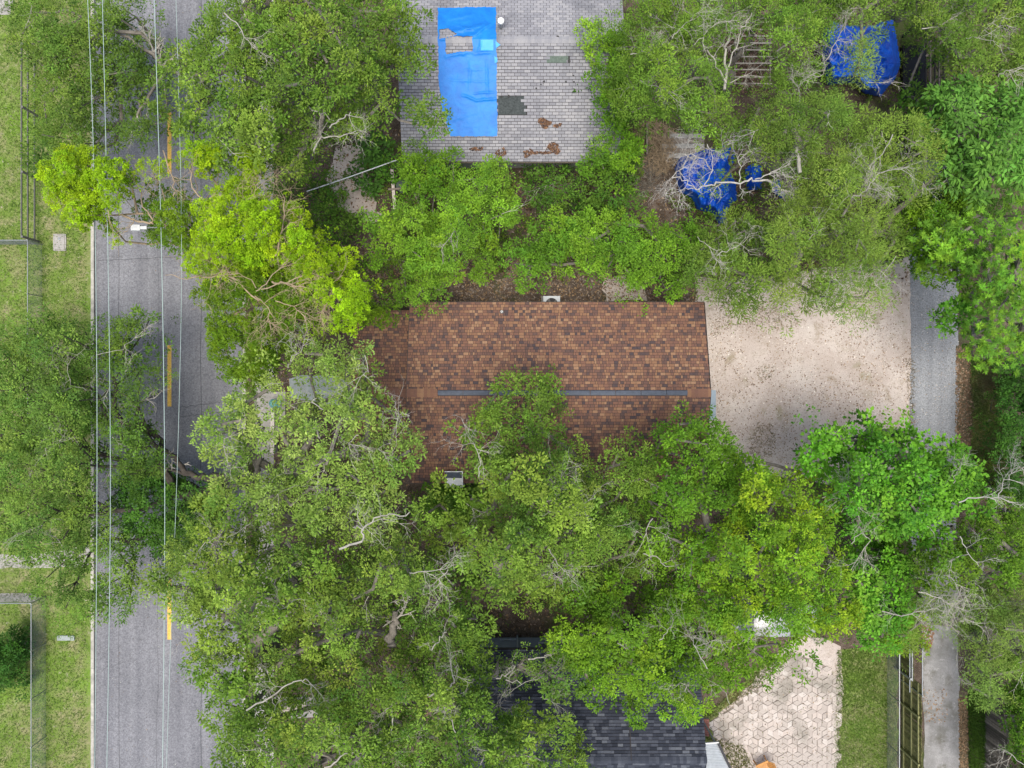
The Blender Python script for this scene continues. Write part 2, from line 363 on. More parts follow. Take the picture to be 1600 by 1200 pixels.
ground_patch('sandy_yard', [(1085, 430), (1130, 440), (1200, 430), (1440, 400), (1442, 700), (1430, 740), (1330, 760), (1180, 740), (1095, 720), (1085, 640)], .004, M['sand'], 'pinkish bare sandy yard right of the brown-roofed house', 5)
ground_patch('lane', [(1420, 250), (1496, 250), (1500, 420), (1496, 500), (1501, 600), (1495, 700), (1492, 860), (1425, 860), (1420, 700), (1423, 560)], .010, M['lane'], 'bluish grey asphalt lane beside the sandy yard', 2.2)
ground_patch('lane', [(1436, 850), (1500, 850), (1496, 1000), (1500, 1100), (1502, 1290), (1441, 1290), (1444, 1150), (1440, 1000)], .014, M['lane_concrete'], 'worn pale concrete lane between the two board fences', 2.5)
ground_patch('litter_strip', [(1496, 540), (1515, 540), (1520, 640), (1512, 720), (1494, 710), (1499, 620)], .016, M['litter_ground'], 'orange leaf litter along the lane edge', 5)
ground_patch('litter_strip', [(1499, 1080), (1512, 1080), (1514, 1290), (1501, 1290)], .016, M['litter_ground'], 'orange leaf litter along the concrete lane', 4)
ground_patch('lawn', [(1308, 1015), (1402, 1008), (1402, 1290), (1296, 1290), (1312, 1150)], .008, M['lawn'], 'strip of green lawn between paved patio and board fence', 4)
ground_patch('lawn', [(1100, 1122), (1195, 1035), (1245, 1015), (1200, 1060), (1150, 1100), (1108, 1128), (1115, 1152), (1165, 1162), (1180, 1195), (1160, 1290), (1060, 1290)], .008, M['lawn'], 'small scrubby lawn by the metal awning', 5)
ground_patch('lawn', [(1514, 560), (1560, 560), (1575, 720), (1520, 730)], .008, M['lawn'], 'narrow strip of grass beyond the lane', 5)
ground_patch('sandy_yard', [(1225, 1010), (1262, 985), (1312, 1010), (1320, 1080), (1290, 1290), (1120, 1290), (1120, 1120), (1190, 1050)], .012, M['sand'], 'sandy bed around the stone patio', 5)
ground_patch('sidewalk', [(398, -60), (428, -60), (428, 1290), (398, 1290)], .02, M['concrete'], 'grey concrete sidewalk right of the street', 0, .08, rag=False)
ground_patch('driveway', [(-200, 868), (46, 868), (139, 850), (139, 884), (60, 888), (-200, 886)], .014, M['concrete'], 'old concrete driveway crossing the left verge', 3)
ground_patch('driveway', [(-200, 928), (55, 927), (58, 940), (-200, 941)], .016, M['concrete'], 'narrow grey path behind the left fence', 1)
ground_patch('path', [(-200, 0), (20, 0), (16, 22), (-200, 30)], .014, M['concrete'], None, 3)
ground_patch('porch_slab', [(452, 592), (470, 586), (530, 588), (546, 600), (536, 634), (500, 628), (456, 622)], .10, M['pale_slab'], 'pale blue-grey concrete pad by the lower roof wing', 1.5, .1)
ground_patch('concrete_pad', [(428, 1088), (505, 1088), (508, 1120), (428, 1122)], .05, M['concrete'], 'grey concrete pad under the lower left oak', 1.5, .06)
ground_patch('concrete_pad', [(428, 612), (446, 612), (446, 655), (428, 655)], .05, M['concrete'], None, 0.8, .06)
ground_patch('bare_earth', [(520, 235), (560, 230), (590, 330), (600, 335), (580, 350), (530, 320), (515, 280)], .006, M['sand'], 'bare pinkish earth under the pale clothes line', 8)
ground_patch('bare_earth', [(945, 432), (985, 430), (1005, 445), (1010, 468), (950, 470), (938, 452)], .006, M['sand'], None, 6)

def scatter(name, poly, n, size, cols, z=0.02, label=None, parent=None, zf=None, aspect=.5, mat='litter', tilt=.35, dens_noise=0.0):
    poly = poly_np(poly); lo = poly.min(0); hi = poly.max(0)
    p = rng.uniform(lo, hi, (n * 3, 2)); p = p[inside(p, poly)]
    if dens_noise:
        keep = np.array([mnoise.noise(Vector((a * .02, b * .02, 3.3))) + rng.uniform(-.35, .35) > dens_noise - .3 for a, b in p]); p = p[keep]
    p = p[:n]; n = len(p)
    zz = np.full(n, z) if zf is None else zf(p)
    k = (H - zz) / F
    c = np.stack([(p[:, 0] - 800) * k, (600 - p[:, 1]) * k, zz + rng.uniform(0, .015, n)], 1)
    a = rng.uniform(0, 2 * np.pi, n); L = size * rng.uniform(.5, 1.6, n)
    d = np.stack([np.cos(a), np.sin(a), rng.normal(0, tilt, n)], 1); s = np.stack([-np.sin(a), np.cos(a), rng.normal(0, tilt, n)], 1)
    V = np.stack([c - d * L[:, None] / 2, c + s * L[:, None] * aspect / 2, c + d * L[:, None] / 2, c - s * L[:, None] * aspect / 2], 1)
    V[:, :, 2] = np.maximum(V[:, :, 2], (zz + .002)[:, None])
    cols = np.array(cols); col = cols[rng.integers(0, len(cols), n)] * rng.uniform(.7, 1.25, (n, 1))
    o = link(name, quads_mesh(name, V, col=np.clip(col, 0, .9)), M[mat], parent)
    return tag(o, label, kind='stuff')
BR = [(.16, .10, .055), (.24, .16, .09), (.09, .055, .035), (.32, .22, .12)]
PALE = [(.62, .56, .50), (.55, .46, .38), (.7, .66, .6)]
scatter('yard_litter', [(1105, 440), (1424, 420), (1424, 680), (1250, 740), (1110, 660)], 6500, .065, BR + PALE + [(.28, .2, .15)], .008, 'scattered twigs, fallen leaves and pebbles on the sand', dens_noise=.12)
scatter('lane_litter', [(1424, 420), (1500, 420), (1498, 850), (1424, 850)], 900, .05, BR + PALE, .014, 'fallen leaves on the asphalt lane')
scatter('edge_litter', [(1494, 540), (1514, 540), (1522, 640), (1512, 730), (1492, 720)], 1800, .10, [(.22, .13, .075), (.16, .10, .06), (.34, .24, .16), (.10, .09, .05)], .018, 'heap of orange fallen leaves beside the lane')
scatter('edge_litter', [(1438, 968), (1452, 972), (1460, 990), (1455, 1012), (1446, 1018), (1441, 1000)], 300, .09, [(.32, .17, .09), (.24, .13, .07)], .018, 'orange fallen leaves on the concrete lane')
scatter('edge_litter', [(1497, 1090), (1512, 1090), (1513, 1220), (1499, 1220)], 1100, .09, [(.26, .16, .09), (.34, .24, .14), (.15, .11, .06)], .02, 'brown fallen leaves beside the concrete lane')
scatter('edge_litter', [(1440, 1075), (1480, 1075), (1480, 1130), (1446, 1130)], 120, .08, [(.4, .25, .12), (.25, .15, .08)], .02)
scatter('house_litter', [(560, 380), (1090, 395), (1090, 475), (560, 480)], 7000, .10, BR + [(.30, .24, .19), (.2, .17, .14)], .01, 'brown leaf litter north of the brown-roofed house')
scatter('under_litter', [(430, 200), (1000, 200), (1420, 330), (1420, 440), (430, 440)], 7000, .12, BR + [(.30, .24, .19)], .01)
scatter('under_litter', [(430, 560), (640, 560), (640, 760), (1100, 760), (1100, 1010), (430, 1180)], 9000, .12, BR + [(.30, .22, .17)], .01)
scatter('road_debris', [(150, 0), (378, 0), (378, 1200), (150, 1200)], 500, .05, BR + [(.5, .5, .45)], RZ + .006, 'leaf debris on the street')
# grass blades
def grass(name, poly, n, label, h=.10, cols=((.125, .215, .035), (.175, .25, .05), (.27, .28, .13), (.11, .18, .03))):
    poly = poly_np(poly); lo = poly.min(0); hi = poly.max(0); p = rng.uniform(lo, hi, (int(n * 2.5), 2)); p = p[inside(p, poly)][:n]; n = len(p)
    k = H / F; c = np.stack([(p[:, 0] - 800) * k, (600 - p[:, 1]) * k, np.full(n, .007)], 1)
    a = rng.uniform(0, 2 * np.pi, n); L = h * rng.uniform(.4, 1.5, n)
    d = np.stack([np.cos(a) * .9, np.sin(a) * .9, rng.uniform(.4, 1.2, n)], 1); s = np.stack([-np.sin(a), np.cos(a), np.zeros(n)], 1) * .014
    V = np.stack([c - s, c + s, c + s * .4 + d * L[:, None], c - s * .4 + d * L[:, None]], 1)
    ph = np.array([mnoise.noise(Vector((x * .45, y * .45, 1.7))) for x, y in c[:, :2]])
    cols = np.array(cols); i = np.clip(((ph * 1.6 + .45 + rng.uniform(-.35, .35, n)) * len(cols)).astype(int), 0, len(cols) - 1)
    o = link(name, quads_mesh(name, V, col=cols[i] * rng.uniform(.7, 1.3, (n, 1))), M['leaf']); return tag(o, label, kind='stuff')
grass('grass', [(-60, -40), (136, -40), (136, 1240), (-60, 1240)], 42000, 'short patchy grass of the left verge')
grass('grass', [(1308, 1015), (1400, 1010), (1400, 1240), (1300, 1240)], 14000, 'short grass between patio and board fence')
grass('grass', [(1100, 1118), (1195, 1035), (1245, 1015), (1205, 1055), (1150, 1096), (1108, 1125), (1112, 1152), (1160, 1164), (1176, 1195), (1150, 1230), (1110, 1230)], 5000, 'scrubby weeds by the metal awning', .14, ((.12, .13, .03), (.2, .17, .07), (.1, .14, .03)))
grass('weed_patch', [(1165, 690), (1185, 660), (1205, 662), (1215, 700), (1190, 725), (1170, 715)], 300, 'brownish weeds on the sandy yard near the lower trees', .11, ((.2, .16, .09), (.16, .14, .07), (.26, .22, .13)))
grass('weed_patch', [(1178, 578), (1195, 566), (1212, 572), (1208, 590), (1188, 596)], 90, 'sparse brown weeds in the middle of the sandy yard', .09, ((.2, .16, .09), (.15, .16, .07), (.28, .22, .13)))
grass('weed_patch', [(1110, 470), (1200, 470), (1260, 500), (1230, 520), (1150, 505), (1110, 530)], 500, 'thin weeds along the upper part of the sandy yard', .09, ((.2, .16, .09), (.15, .18, .07), (.28, .22, .13)))
grass('weed_patch', [(1414, 560), (1428, 560), (1430, 720), (1418, 720), (1420, 640)], 420, 'sparse brown weeds between sandy yard and lane', .09, ((.2, .16, .09), (.15, .12, .07), (.28, .2, .13)))
grass('weed_patch', [(396, -20), (401, -20), (401, 1220), (396, 1220)], 2500, 'weeds growing in the sidewalk edge', .12)
grass('grass', [(1514, 560), (1560, 560), (1575, 760), (1516, 760)], 6000, 'grass strip beyond the lane', .14, ((.06, .11, .02), (.12, .14, .04), (.2, .16, .07)))
grass('grass', [(1512, 1080), (1545, 1080), (1548, 1230), (1514, 1230)], 5000, 'dark green grass beside the grey board fence', .16, ((.05, .11, .02), (.08, .16, .02)))

# ------------------------------------------------------------------ houses
def slope_frame(y_ridge, z_ridge, y_eave, z_eave):
    v = Vector((0, y_eave - y_ridge, z_eave - z_ridge)); L = v.length; v.normalize(); u = Vector((1, 0, 0))
    n = u.cross(v)
    if n.z < 0: n = -n
    return u, v, n, L
def shingle_unit(wd, ln, t):
    vs = [(0, 0, .003), (wd, 0, .003), (wd, ln, t), (0, ln, t), (0, ln, 0), (wd, ln, 0)]
    return vs, [(0, 1, 2, 3), (3, 2, 5, 4), (0, 3, 4), (1, 5, 2)]
def shingle_slope(roof, x0, x1, yr, zr, ye, ze, course, widths, gap, mats, focus, nparts, hole=None, lap=-.020, tvar=(.014, .03), half=False):
    u, v, n, L = slope_frame(yr, zr, ye, ze); base = Vector((0, yr, zr)) + n * .012
    Mx = Matrix((u, v, n)).transposed().to_4x4()
    items = []; nc = int(L / course)
    for r in range(nc + 1):
        vv = r * course; ln = min(course, L + .03 - vv) + lap
        if ln < .04: continue
        x = x0; 
        if half and r % 2: x = x0 - widths[0] / 2
        while x < x1 - .01:
            wd = widths[rng.integers(0, len(widths))]; xa = max(x, x0); xb = min(x + wd, x1)
            if xb - xa > .03:
                ctr = base + u * ((xa + xb) / 2) + v * (vv + ln / 2)
                if not (hole and hole(ctr)): items.append((xa, xb - gap, vv, ln, ctr, (xb - xa) >= wd - .001))
            x += wd
    items.sort(key=lambda i: (i[4] - focus).length if (i[5] and abs(i[3] - course - lap) < 1e-3) else 1e3)
    cache = {}
    for xa, xb, vv, ln, ctr, full in items[:nparts]:
        t = rng.choice((tvar[0], (tvar[0] + tvar[1]) / 2, tvar[1])); key = (round(xb - xa, 3), round(ln, 3), t)
        if key not in cache:
            vs, fs = shingle_unit(key[0], ln, t); me = bpy.data.meshes.new('shingle'); me.from_pydata(vs, [], fs); me.materials.append(mats[0])
            if Mx.determinant() < 0: me.flip_normals()
            cache[key] = me
        o = bpy.data.objects.new('shingle', cache[key]); C.objects.link(o); o.parent = roof
        o.matrix_local = Matrix.Translation(base + u * xa + v * vv) @ Mx
    V = []; T = []; Fc = []
    for xa, xb, vv, ln, ctr, full in items[nparts:]:
        t = rng.uniform(*tvar); vs, fs = shingle_unit(xb - xa, ln, t); k = len(V); tone = rng.uniform(0, 1)
        for q in vs: V.append(base + u * (xa + q[0]) + v * (vv + q[1]) + n * q[2])
        for f in fs: Fc.append(tuple(i + k for i in f)); T.append(tone)
    me = bpy.data.meshes.new('shingle_field'); me.from_pydata(V, [], Fc); me.materials.append(mats[1])
    a = me.attributes.new('tone', 'FLOAT', 'FACE'); a.data.foreach_set('value', np.array(T, dtype=np.float32))
    o = link('shingle_field', me, None, roof); o['kind'] = 'stuff'
def gable_roof(house, name, x0, x1, yr, zr, y0, z0, y1, z1, thick=.14, ridge_mat=None, ridge_gap=None):
    """deck of a gable roof; y0<yr<y1"""
    vs = []
    for x in (x0, x1):
        for (y, z) in ((y0, z0), (yr, zr), (y1, z1), (y1, z1 - thick), (yr, zr - thick), (y0, z0 - thick)): vs.append((x, y, z))
    fs = [(0, 6, 7, 1), (1, 7, 8, 2), (2, 8, 9, 3), (3, 9, 10, 4), (4, 10, 11, 5), (5, 11, 6, 0), (0, 1, 4, 5), (1, 2, 3, 4), (6, 11, 10, 7), (7, 10, 9, 8)]
    me = bpy.data.meshes.new(name); me.from_pydata(vs, [], fs); me.update()
    me.materials.append(M['felt']); return link(name, me, None, house)
def ridge_caps(roof, x0, x1, yr, zr, slope, mat, step=.16, w_=.17, skip=None):
    mb = MB(); x = x0; T = []
    while x < x1 - .02:
        if not (skip and skip[0] < x < skip[1]):
            xe = min(x + step + .02, x1); dz = w_ * slope
            h = .035
            mb.add([(x, yr - w_, zr - dz + h * .6), (x, yr, zr + h * .6), (x, yr + w_, zr - dz + h * .6), (xe, yr - w_, zr - dz + h), (xe, yr, zr + h), (xe, yr + w_, zr - dz + h), (xe, yr - w_, zr - dz), (xe, yr + w_, zr - dz)],
                   [(0, 3, 4, 1), (1, 4, 5, 2), (3, 6, 7, 5, 4)])
            t = rng.uniform(.35, .95); T += [t] * 3
        x += step
    me = mb.mesh('ridge_cap'); a = me.attributes.new('tone', 'FLOAT', 'FACE'); a.data.foreach_set('value', np.array(T, dtype=np.float32))
    o = link('ridge_cap', me, mat, roof); o['kind'] = 'stuff'; return o
def walls(house, x0, x1, y0, y1, zt, yr, zr, mat):
    vs = []
    for x in (x0, x1): vs += [(x, y0, -.05), (x, y1, -.05), (x, y1, zt), (x, yr, zr), (x, y0, zt)]
    fs = [(0, 1, 2, 3, 4)[::-1], (5, 6, 7, 8, 9), (0, 5, 9, 4)[::-1][::-1], (1, 2, 7, 6), (2, 3, 8, 7), (3, 4, 9, 8)]
    me = bpy.data.meshes.new('wall'); me.from_pydata(vs, [], fs); me.update()
    bm = bmesh.new(); bm.from_mesh(me); bmesh.ops.recalc_face_normals(bm, faces=bm.faces[:]); bm.to_mesh(me); bm.free()
    return link('wall', me, mat, house)
def window(house, x0, x1, y, z0, z1, face=-1):
    """window in a wall facing -y (face=-1) or +y"""
    t = .05 * face
    f = MB()
    for a, b, c, d in ((x0, x1, z0, z0 + .06), (x0, x1, z1 - .06, z1), (x0, x0 + .06, z0 + .06, z1 - .06), (x1 - .06, x1, z0 + .06, z1 - .06)):
        f.box(a, b, min(y + .004 * face, y + t), max(y + .004 * face, y + t), c, d)
    fo = f.build('window', M['white'], house)
    MB().box(x0 + .06, x1 - .06, min(y + .004 * face, y + t * .5), max(y + .004 * face, y + t * .5), z0 + .06, z1 - .06).build('pane', M['glass'], fo)
BW = [.10, .13, .16, .20, .25]

# brown house (the subject)
bh = empty('brown_roof_house', (0, 0, 0), label='long single-storey house with brown blended shingle roof and dark ridge vent', cat='house')
X0, X1, YR, ZR, YN, YS, ZE = -4.97, 9.38, -.42, 3.72, 3.98, -4.82, 2.62
walls(bh, X0 + .3, X1 - .3, YS + .45, YN - .45, ZE - .05, YR, ZR - .25, M['wall_tan'])
rf = gable_roof(bh, 'roof', X0, X1, YR, ZR, YS, ZE, YN, ZE)
foc = Vector((2.5, 1.8, 3.2))
shingle_slope(rf, X0 - .02, X1 + .02, YR, ZR, YN, ZE, .143, BW, .016, M['sh_brown'], foc, 300)
shingle_slope(rf, X0 - .02, X1 + .02, YR, ZR, YS, ZE, .143, BW, .016, M['sh_brown'], foc, 0)
ridge_caps(rf, X0 - .02, X1 + .02, YR, ZR + .02, .25, M['sh_brown'][1], skip=(-3.6, 8.2), w_=.2)
# ridge vent in lengths
x = -3.5
while x < 8.25:
    e = min(x + 1.2, 8.3); mb = MB()
    mb.add([(x, YR - .125, ZR + .015), (x, YR - .11, ZR + .07), (x, YR, ZR + .10), (x, YR + .11, ZR + .07), (x, YR + .125, ZR + .015),
            (e - .02, YR - .125, ZR + .015), (e - .02, YR - .11, ZR + .07), (e - .02, YR, ZR + .10), (e - .02, YR + .11, ZR + .07), (e - .02, YR + .125, ZR + .015)],
           [(0, 5, 6, 1), (1, 6, 7, 2), (2, 7, 8, 3), (3, 8, 9, 4), (0, 1, 2, 3, 4), (9, 8, 7, 6, 5)])
    mb.build('ridge_vent', M['ridge_vent'], rf)
    x = e
MB().box(X0 - .02, X1 + .02, YN + .032, YN + .05, ZE - .17, ZE - .01).build('fascia', M['fascia'], bh)
MB().box(X0 - .02, X1 + .02, YS - .05, YS - .032, ZE - .17, ZE - .01).build('fascia', M['fascia'], bh)
for (ya, za, yb, zb) in ((YR + .003, ZR, YN, ZE), (YR - .003, ZR, YS, ZE)):
    for bx_ in (X1 + .035, X0 - .035): MB().bar((bx_, ya, za - .05), (bx_, yb, zb - .05), .02, .14).build('barge_board', M['fascia'], bh)
# lower west wing
W0 = -7.75
walls(bh, W0 + .35, X0 + .29, YS + .9, YN - .8, ZE - .62, YR, ZR - .8, M['wall_tan'])
wr = gable_roof(bh, 'wing_roof', W0, X0 - .06, YR, ZR - .50, YS + .4, ZE - .48, YN - .35, ZE - .48)
shingle_slope(wr, W0 - .02, X0 - .06, YR, ZR - .50, YN - .35, ZE - .48, .143, BW, .016, M['sh_brown'], foc, 0)
shingle_slope(wr, W0 - .02, X0 - .06, YR, ZR - .50, YS + .4, ZE - .48, .143, BW, .016, M['sh_brown'], foc, 0)
ridge_caps(wr, W0 - .02, X0 - .06, YR, ZR - .48, .25, M['sh_brown'][1], w_=.2)
for xx in (-2.5, 1.0, 5.0): window(bh, xx, xx + 1.1, YS + .45, 1.0, 2.1, -1); window(bh, xx, xx + 1.1, YN - .45, 1.0, 2.1, 1)
# pipe vent
def pipe_vent(px, py, z, mat, r=.06, h=.25, par=None):
    p = P(px, py, z); o = MB().tube([p - Vector((0, 0, .15)), p + Vector((0, 0, h))], r, 12).build('vent_pipe', mat, par)
    MB().tube([p + Vector((0, 0, h + .001)), p + Vector((0, 0, h + .004))], r * .6, 12).build('pipe_opening', M['black'], o)
    MB().tube([p - Vector((0, 0, .08)), p + Vector((0, 0, .05))], [r * 2.0, r * 1.1], 12).build('flashing', M['metal'], o)
pipe_vent(784, 487, 2.85, M['white'], .05, .14, bh)
# gable awning on the east side
aw = MB(); a0 = P(1106, 612, 2.3); 
ax = X1 - .28
aw.add([(ax, -.30, 2.75), (ax, -1.75, 2.75), (10.02, -1.75, 2.46), (10.02, -.30, 2.46), (ax, -.30, 2.70), (ax, -1.75, 2.70), (10.02, -1.75, 2.41), (10.02, -.30, 2.41)], [(0, 1, 2, 3), (7, 6, 5, 4), (0, 3, 7, 4), (1, 5, 6, 2), (2, 6, 7, 3)])
aw.build('door_awning', M['blue_slat'], bh)
MB().box(ax - .02, ax + .04, -1.5, -.6, .02, 2.05).build('door', M['white'], bh)
# AC condenser peeking out north of the eave
acp = P(862, 466, .8)
ac = empty('air_conditioner', (acp.x, 3.98 + .13, 0), label='square grey air conditioner with round fan peeking out past the upper eave', cat='air conditioner')
mb = MB(); s = .42
mb.box(-s, s, -s, s, .06, .76)
to = mb.build('casing', M['metal_pale'], ac)
top = bpy.data.meshes.new('top_panel'); bm = bmesh.new(); n = 32; ring = [bm.verts.new((.33 * math.cos(2 * math.pi * k / n), .33 * math.sin(2 * math.pi * k / n), .79)) for k in range(n)]
outer = []
for k in range(n):
    t = 2 * math.pi * k / n; c_, s_ = math.cos(t), math.sin(t); q = .43 / max(abs(c_), abs(s_)); outer.append(bm.verts.new((q * c_, q * s_, .79)))
for k in range(n): bm.faces.new((ring[k], outer[k], outer[(k + 1) % n], ring[(k + 1) % n]))
bm.to_mesh(top); bm.free(); link('top_panel', top, M['metal_pale'], ac)
MB().tube([(0, 0, .765), (0, 0, .77)], .33, 24).build('fan_well', M['black'], ac)
fb = MB()
for k in range(4):
    t = k * math.pi / 2 + .3; d = Vector((math.cos(t), math.sin(t), 0)); e = Vector((-d.y, d.x, 0))
    fb.add([d * .05 + Vector((0, 0, .775)), d * .3 + e * .02 + Vector((0, 0, .775)), d * .28 + e * .16 + Vector((0, 0, .783)), d * .07 + e * .07 + Vector((0, 0, .783))], [(0, 1, 2, 3)])
fb.tube([(0, 0, .772), (0, 0, .787)], .07, 12); fb.build('fan', M['steel_dark'], ac)
MB().box(-.5, .5, -.5, .5, -.01, .06).build('pad', M['concrete'], ac)
# white framed cabinet by lower eave
cbp = P(709, 746, 2.9)
cb = empty('roof_cabinet', (cbp.x, cbp.y, 0), label='small white framed box with dark sloping top at the lower brown eave', cat='box')
mb = MB(); mb.box(-.42, .42, -.55, .12, .0, 2.45); mb.box(-.42, .42, -.38, .12, 2.45, 2.95); mb.build('body', M['white'], cb)
mb = MB(); mb.add([(-.40, .30, 3.12), (.40, .30, 3.12), (.40, -.02, 2.98), (-.40, -.02, 2.98)], [(0, 1, 2, 3)][::-1]); mb.box(-.40, .40, -.02, .13, 2.952, 2.98)
mb.add([(-.40, .30, 2.75), (.40, .30, 2.75), (.40, .30, 3.12), (-.40, .30, 3.12)], [(0, 1, 2, 3)]); mb.build('dark_top', M['ridge_vent'], cb)
mb = MB(); mb.bar((-.42, .31, 3.13), (.44, .31, 3.13), .04, .05); mb.bar((.44, .33, 3.14), (.44, -.36, 2.99), .04, .05); mb.build('frame', M['white'], cb)

# aged grey-roofed house at top
gh = empty('gray_roof_house', (0, 0, 0), label='house with aged grey shingle roof partly under a bright blue tarpaulin', cat='house')
GX0, GX1, GYR, GZR, GYS, GYN, GZE = -5.35, 5.25, 16.04, 4.2, 10.9, 21.2, 2.6
walls(gh, GX0 + .4, GX1 - .4, GYS + .5, GYN - .5, GZE - .08, GYR, GZR - .3, M['wall_pale'])
gr = gable_roof(gh, 'roof', GX0, GX1, GYR, GZR, GYS, GZE, GYN, GZE)
def gz(y): return GZR - abs(y - GYR) * (GZR - GZE) / (GYR - GYS)
PITS = [((777, 152), (815, 178), 0), ((777, 166), (822, 178), 0), ((855, 86), (887, 97), 0)]
def ghole(c):
    k = F / (H - c.z); px = 800 + c.x * k; py = 600 - c.y * k
    return any(a[0] < px < b[0] and a[1] < py < b[1] for a, b, _ in PITS)
shingle_slope(gr, GX0 - .02, GX1 + .02, GYR, GZR, GYS, GZE, .143, [.305], .017, M['sh_gray'], Vector((1.5, 13.5, 3.5)), 300, hole=ghole, half=True, tvar=(.012, .018))
shingle_slope(gr, GX0 - .02, GX1 + .02, GYR, GZR, GYN, GZE, .143, [.305], .017, M['sh_gray'], foc, 0, half=True, tvar=(.012, .018))
ridge_caps(gr, GX0 - .02, GX1 + .02, GYR, GZR + .01, .31, M['sh_gray'][1], w_=.16)
def on_gray(px, py, lift=.0):
    z = 3.4
    for _ in range(6): p = P(px, py, z); z = gz(p.y) + lift
    return P(px, py, z)
def roof_patch(px0, py0, px1, py1, mat, name, lift=.016):
    mb = MB(); mb.add([on_gray(px0, py0, lift), on_gray(px1, py0, lift), on_gray(px1, py1, lift), on_gray(px0, py1, lift)], [(0, 1, 2, 3)][::-1]); return mb.build(name, mat, gr)
roof_patch(776, 150, 822, 179, M['felt_dark'], 'bare_patch'); roof_patch(854, 84, 888, 98, M['felt_green'], 'bare_patch', .016)
for px, py in ((784, 151), (795, 150), (806, 150), (872, 58), (889, 96), (845, 132), (838, 138), (850, 128), (896, 118), (884, 128), (897, 128)):
    a = on_gray(px, py, .034); r_ = rng.uniform(.04, .09)
    mb = MB(); mb.add([a + Vector((r_ * rng.uniform(.6, 1.2) * math.cos(t), r_ * rng.uniform(.6, 1.3) * math.sin(t), .31 * r_ * math.sin(t))) for t in np.linspace(0, 2 * math.pi, 8)[:-1]], [tuple(range(7))]); mb.build('torn_tab', M['black'], gr)
MB().box(GX0 - .02, GX1 + .02, GYS - .05, GYS - .032, GZE - .17, GZE - .01).build('fascia', M['wood_gray'], gh)
for xx in (-3.5, 0, 3): window(gh, xx, xx + 1.2, GYS + .5, .9, 2.1, -1)
pv = on_gray(783, 44); o = MB().tube([pv - Vector((0, 0, .05)), pv + Vector((0, .04, .55))], .08, 14).build('chimney_flue', M['metal'], gr)
MB().tube([pv + Vector((0, .04, .5)), pv + Vector((0, .04, .60))], [.15, .15], 16).build('flue_cap', M['white'], o)
# brown leaf drifts on the grey roof
for (cx, cy, rx, ry, n) in ((851, 193, 9, 7, 260), (866, 231, 9, 9, 240), (845, 239, 18, 3, 110), (825, 240, 8, 7, 90), (745, 233, 10, 4, 60), (872, 196, 6, 3, 50), (782, 240, 8, 9, 90)):
    pl = [(cx + rx * (1 + .4 * math.sin(3 * t + cx)) * math.cos(t), cy + ry * (1 + .4 * math.cos(2 * t + cy)) * math.sin(t)) for t in np.linspace(0, 2 * math.pi, 14)[:-1]]
    scatter('roof_litter', pl, n, .10, [(.17, .09, .05), (.10, .055, .035), (.24, .14, .08), (.06, .05, .05)], parent=gr, zf=lambda p: np.array([on_gray(a, b, .035).z for a, b in p]))
# blue tarpaulin on it
tpoly = poly_np([(684, 12), (775, 11), (776, 120), (777, 213), (704, 213), (697, 190), (690, 170), (685, 120)])
th = [poly_np([(686, 46), (700, 44), (714, 53), (708, 56), (686, 61)]), poly_np([(696, 59), (712, 56), (738, 57), (739, 80), (718, 81), (697, 85)])]
nx, ny = 96, 200; xs = np.linspace(682, 779, nx); ys = np.linspace(9, 215, ny)
mb = MB(); idx = {}
def fold(px, py, x0, y0, x1, y1, wd, amp):
    ax_, ay_ = x1 - x0, y1 - y0; t = max(0, min(1, ((px - x0) * ax_ + (py - y0) * ay_) / (ax_ * ax_ + ay_ * ay_)))
    d = math.hypot(px - x0 - t * ax_, py - y0 - t * ay_); return amp * math.exp(-(d / wd) ** 2) * math.sin(math.pi * (.15 + .7 * t))
FOLDS = [(700, 52, 760, 38, 3, .10), (715, 40, 745, 48, 2.2, .06), (740, 55, 765, 38, 2.5, .13), (690, 62, 740, 55, 2, .08), (697, 88, 740, 80, 3, .07), (740, 84, 770, 81, 3, .07),
         (722, 148, 745, 157, 2, .08), (745, 157, 775, 154, 2, .08), (740, 146, 770, 144, 1.6, .05), (700, 30, 740, 22, 3, .05), (760, 95, 762, 150, 1.8, .04), (735, 95, 733, 140, 2, .03), (752, 60, 748, 82, 2, .05), (720, 110, 760, 108, 2, .025), (700, 125, 765, 128, 2, .03), (700, 190, 745, 175, 3, .025)]
def tz(px, py):
    n_ = mnoise.noise(Vector((px * .06, py * .05, 2))) * .03 + mnoise.noise(Vector((px * .17, py * .22, 7))) * .007 + mnoise.noise(Vector((px * .5, py * .4, 4))) * .002
    return .075 + n_ + sum(fold(px, py, *f) for f in FOLDS)
for i, a in enumerate(xs):
    for j, b in enumerate(ys):
        wa = a + 1.5 * mnoise.noise(Vector((0, b * .12, 1))) ; wb = b + 1.2 * mnoise.noise(Vector((a * .15, 0, 3)))
        idx[i, j] = len(mb.v); mb.v.append(tuple(on_gray(wa, wb, max(.045, .75 * tz(a, b)))))
cc = np.array([((xs[i] + xs[i + 1]) / 2, (ys[j] + ys[j + 1]) / 2) for i in range(nx - 1) for j in range(ny - 1)])
ok = inside(cc, tpoly)
for h_ in th: ok &= ~inside(cc, h_)
q = 0
for i in range(nx - 1):
    for j in range(ny - 1):
        if ok[q]: mb.f.append((idx[i, j], idx[i, j + 1], idx[i + 1, j + 1], idx[i + 1, j]))
        q += 1
tarp = mb.build('tarpaulin', M['tarp_light'], None, True); tag(tarp, 'bright blue torn tarpaulin lying on the aged grey roof', 'tarpaulin')
mb = MB(); n_ = 12
for i in range(n_ + 1):
    for j in range(n_ + 1):
        a = 751 + 20 * i / n_; b = 62 + 17 * j / n_; mb.v.append(tuple(on_gray(a, b, tz(a, b) + .02)))
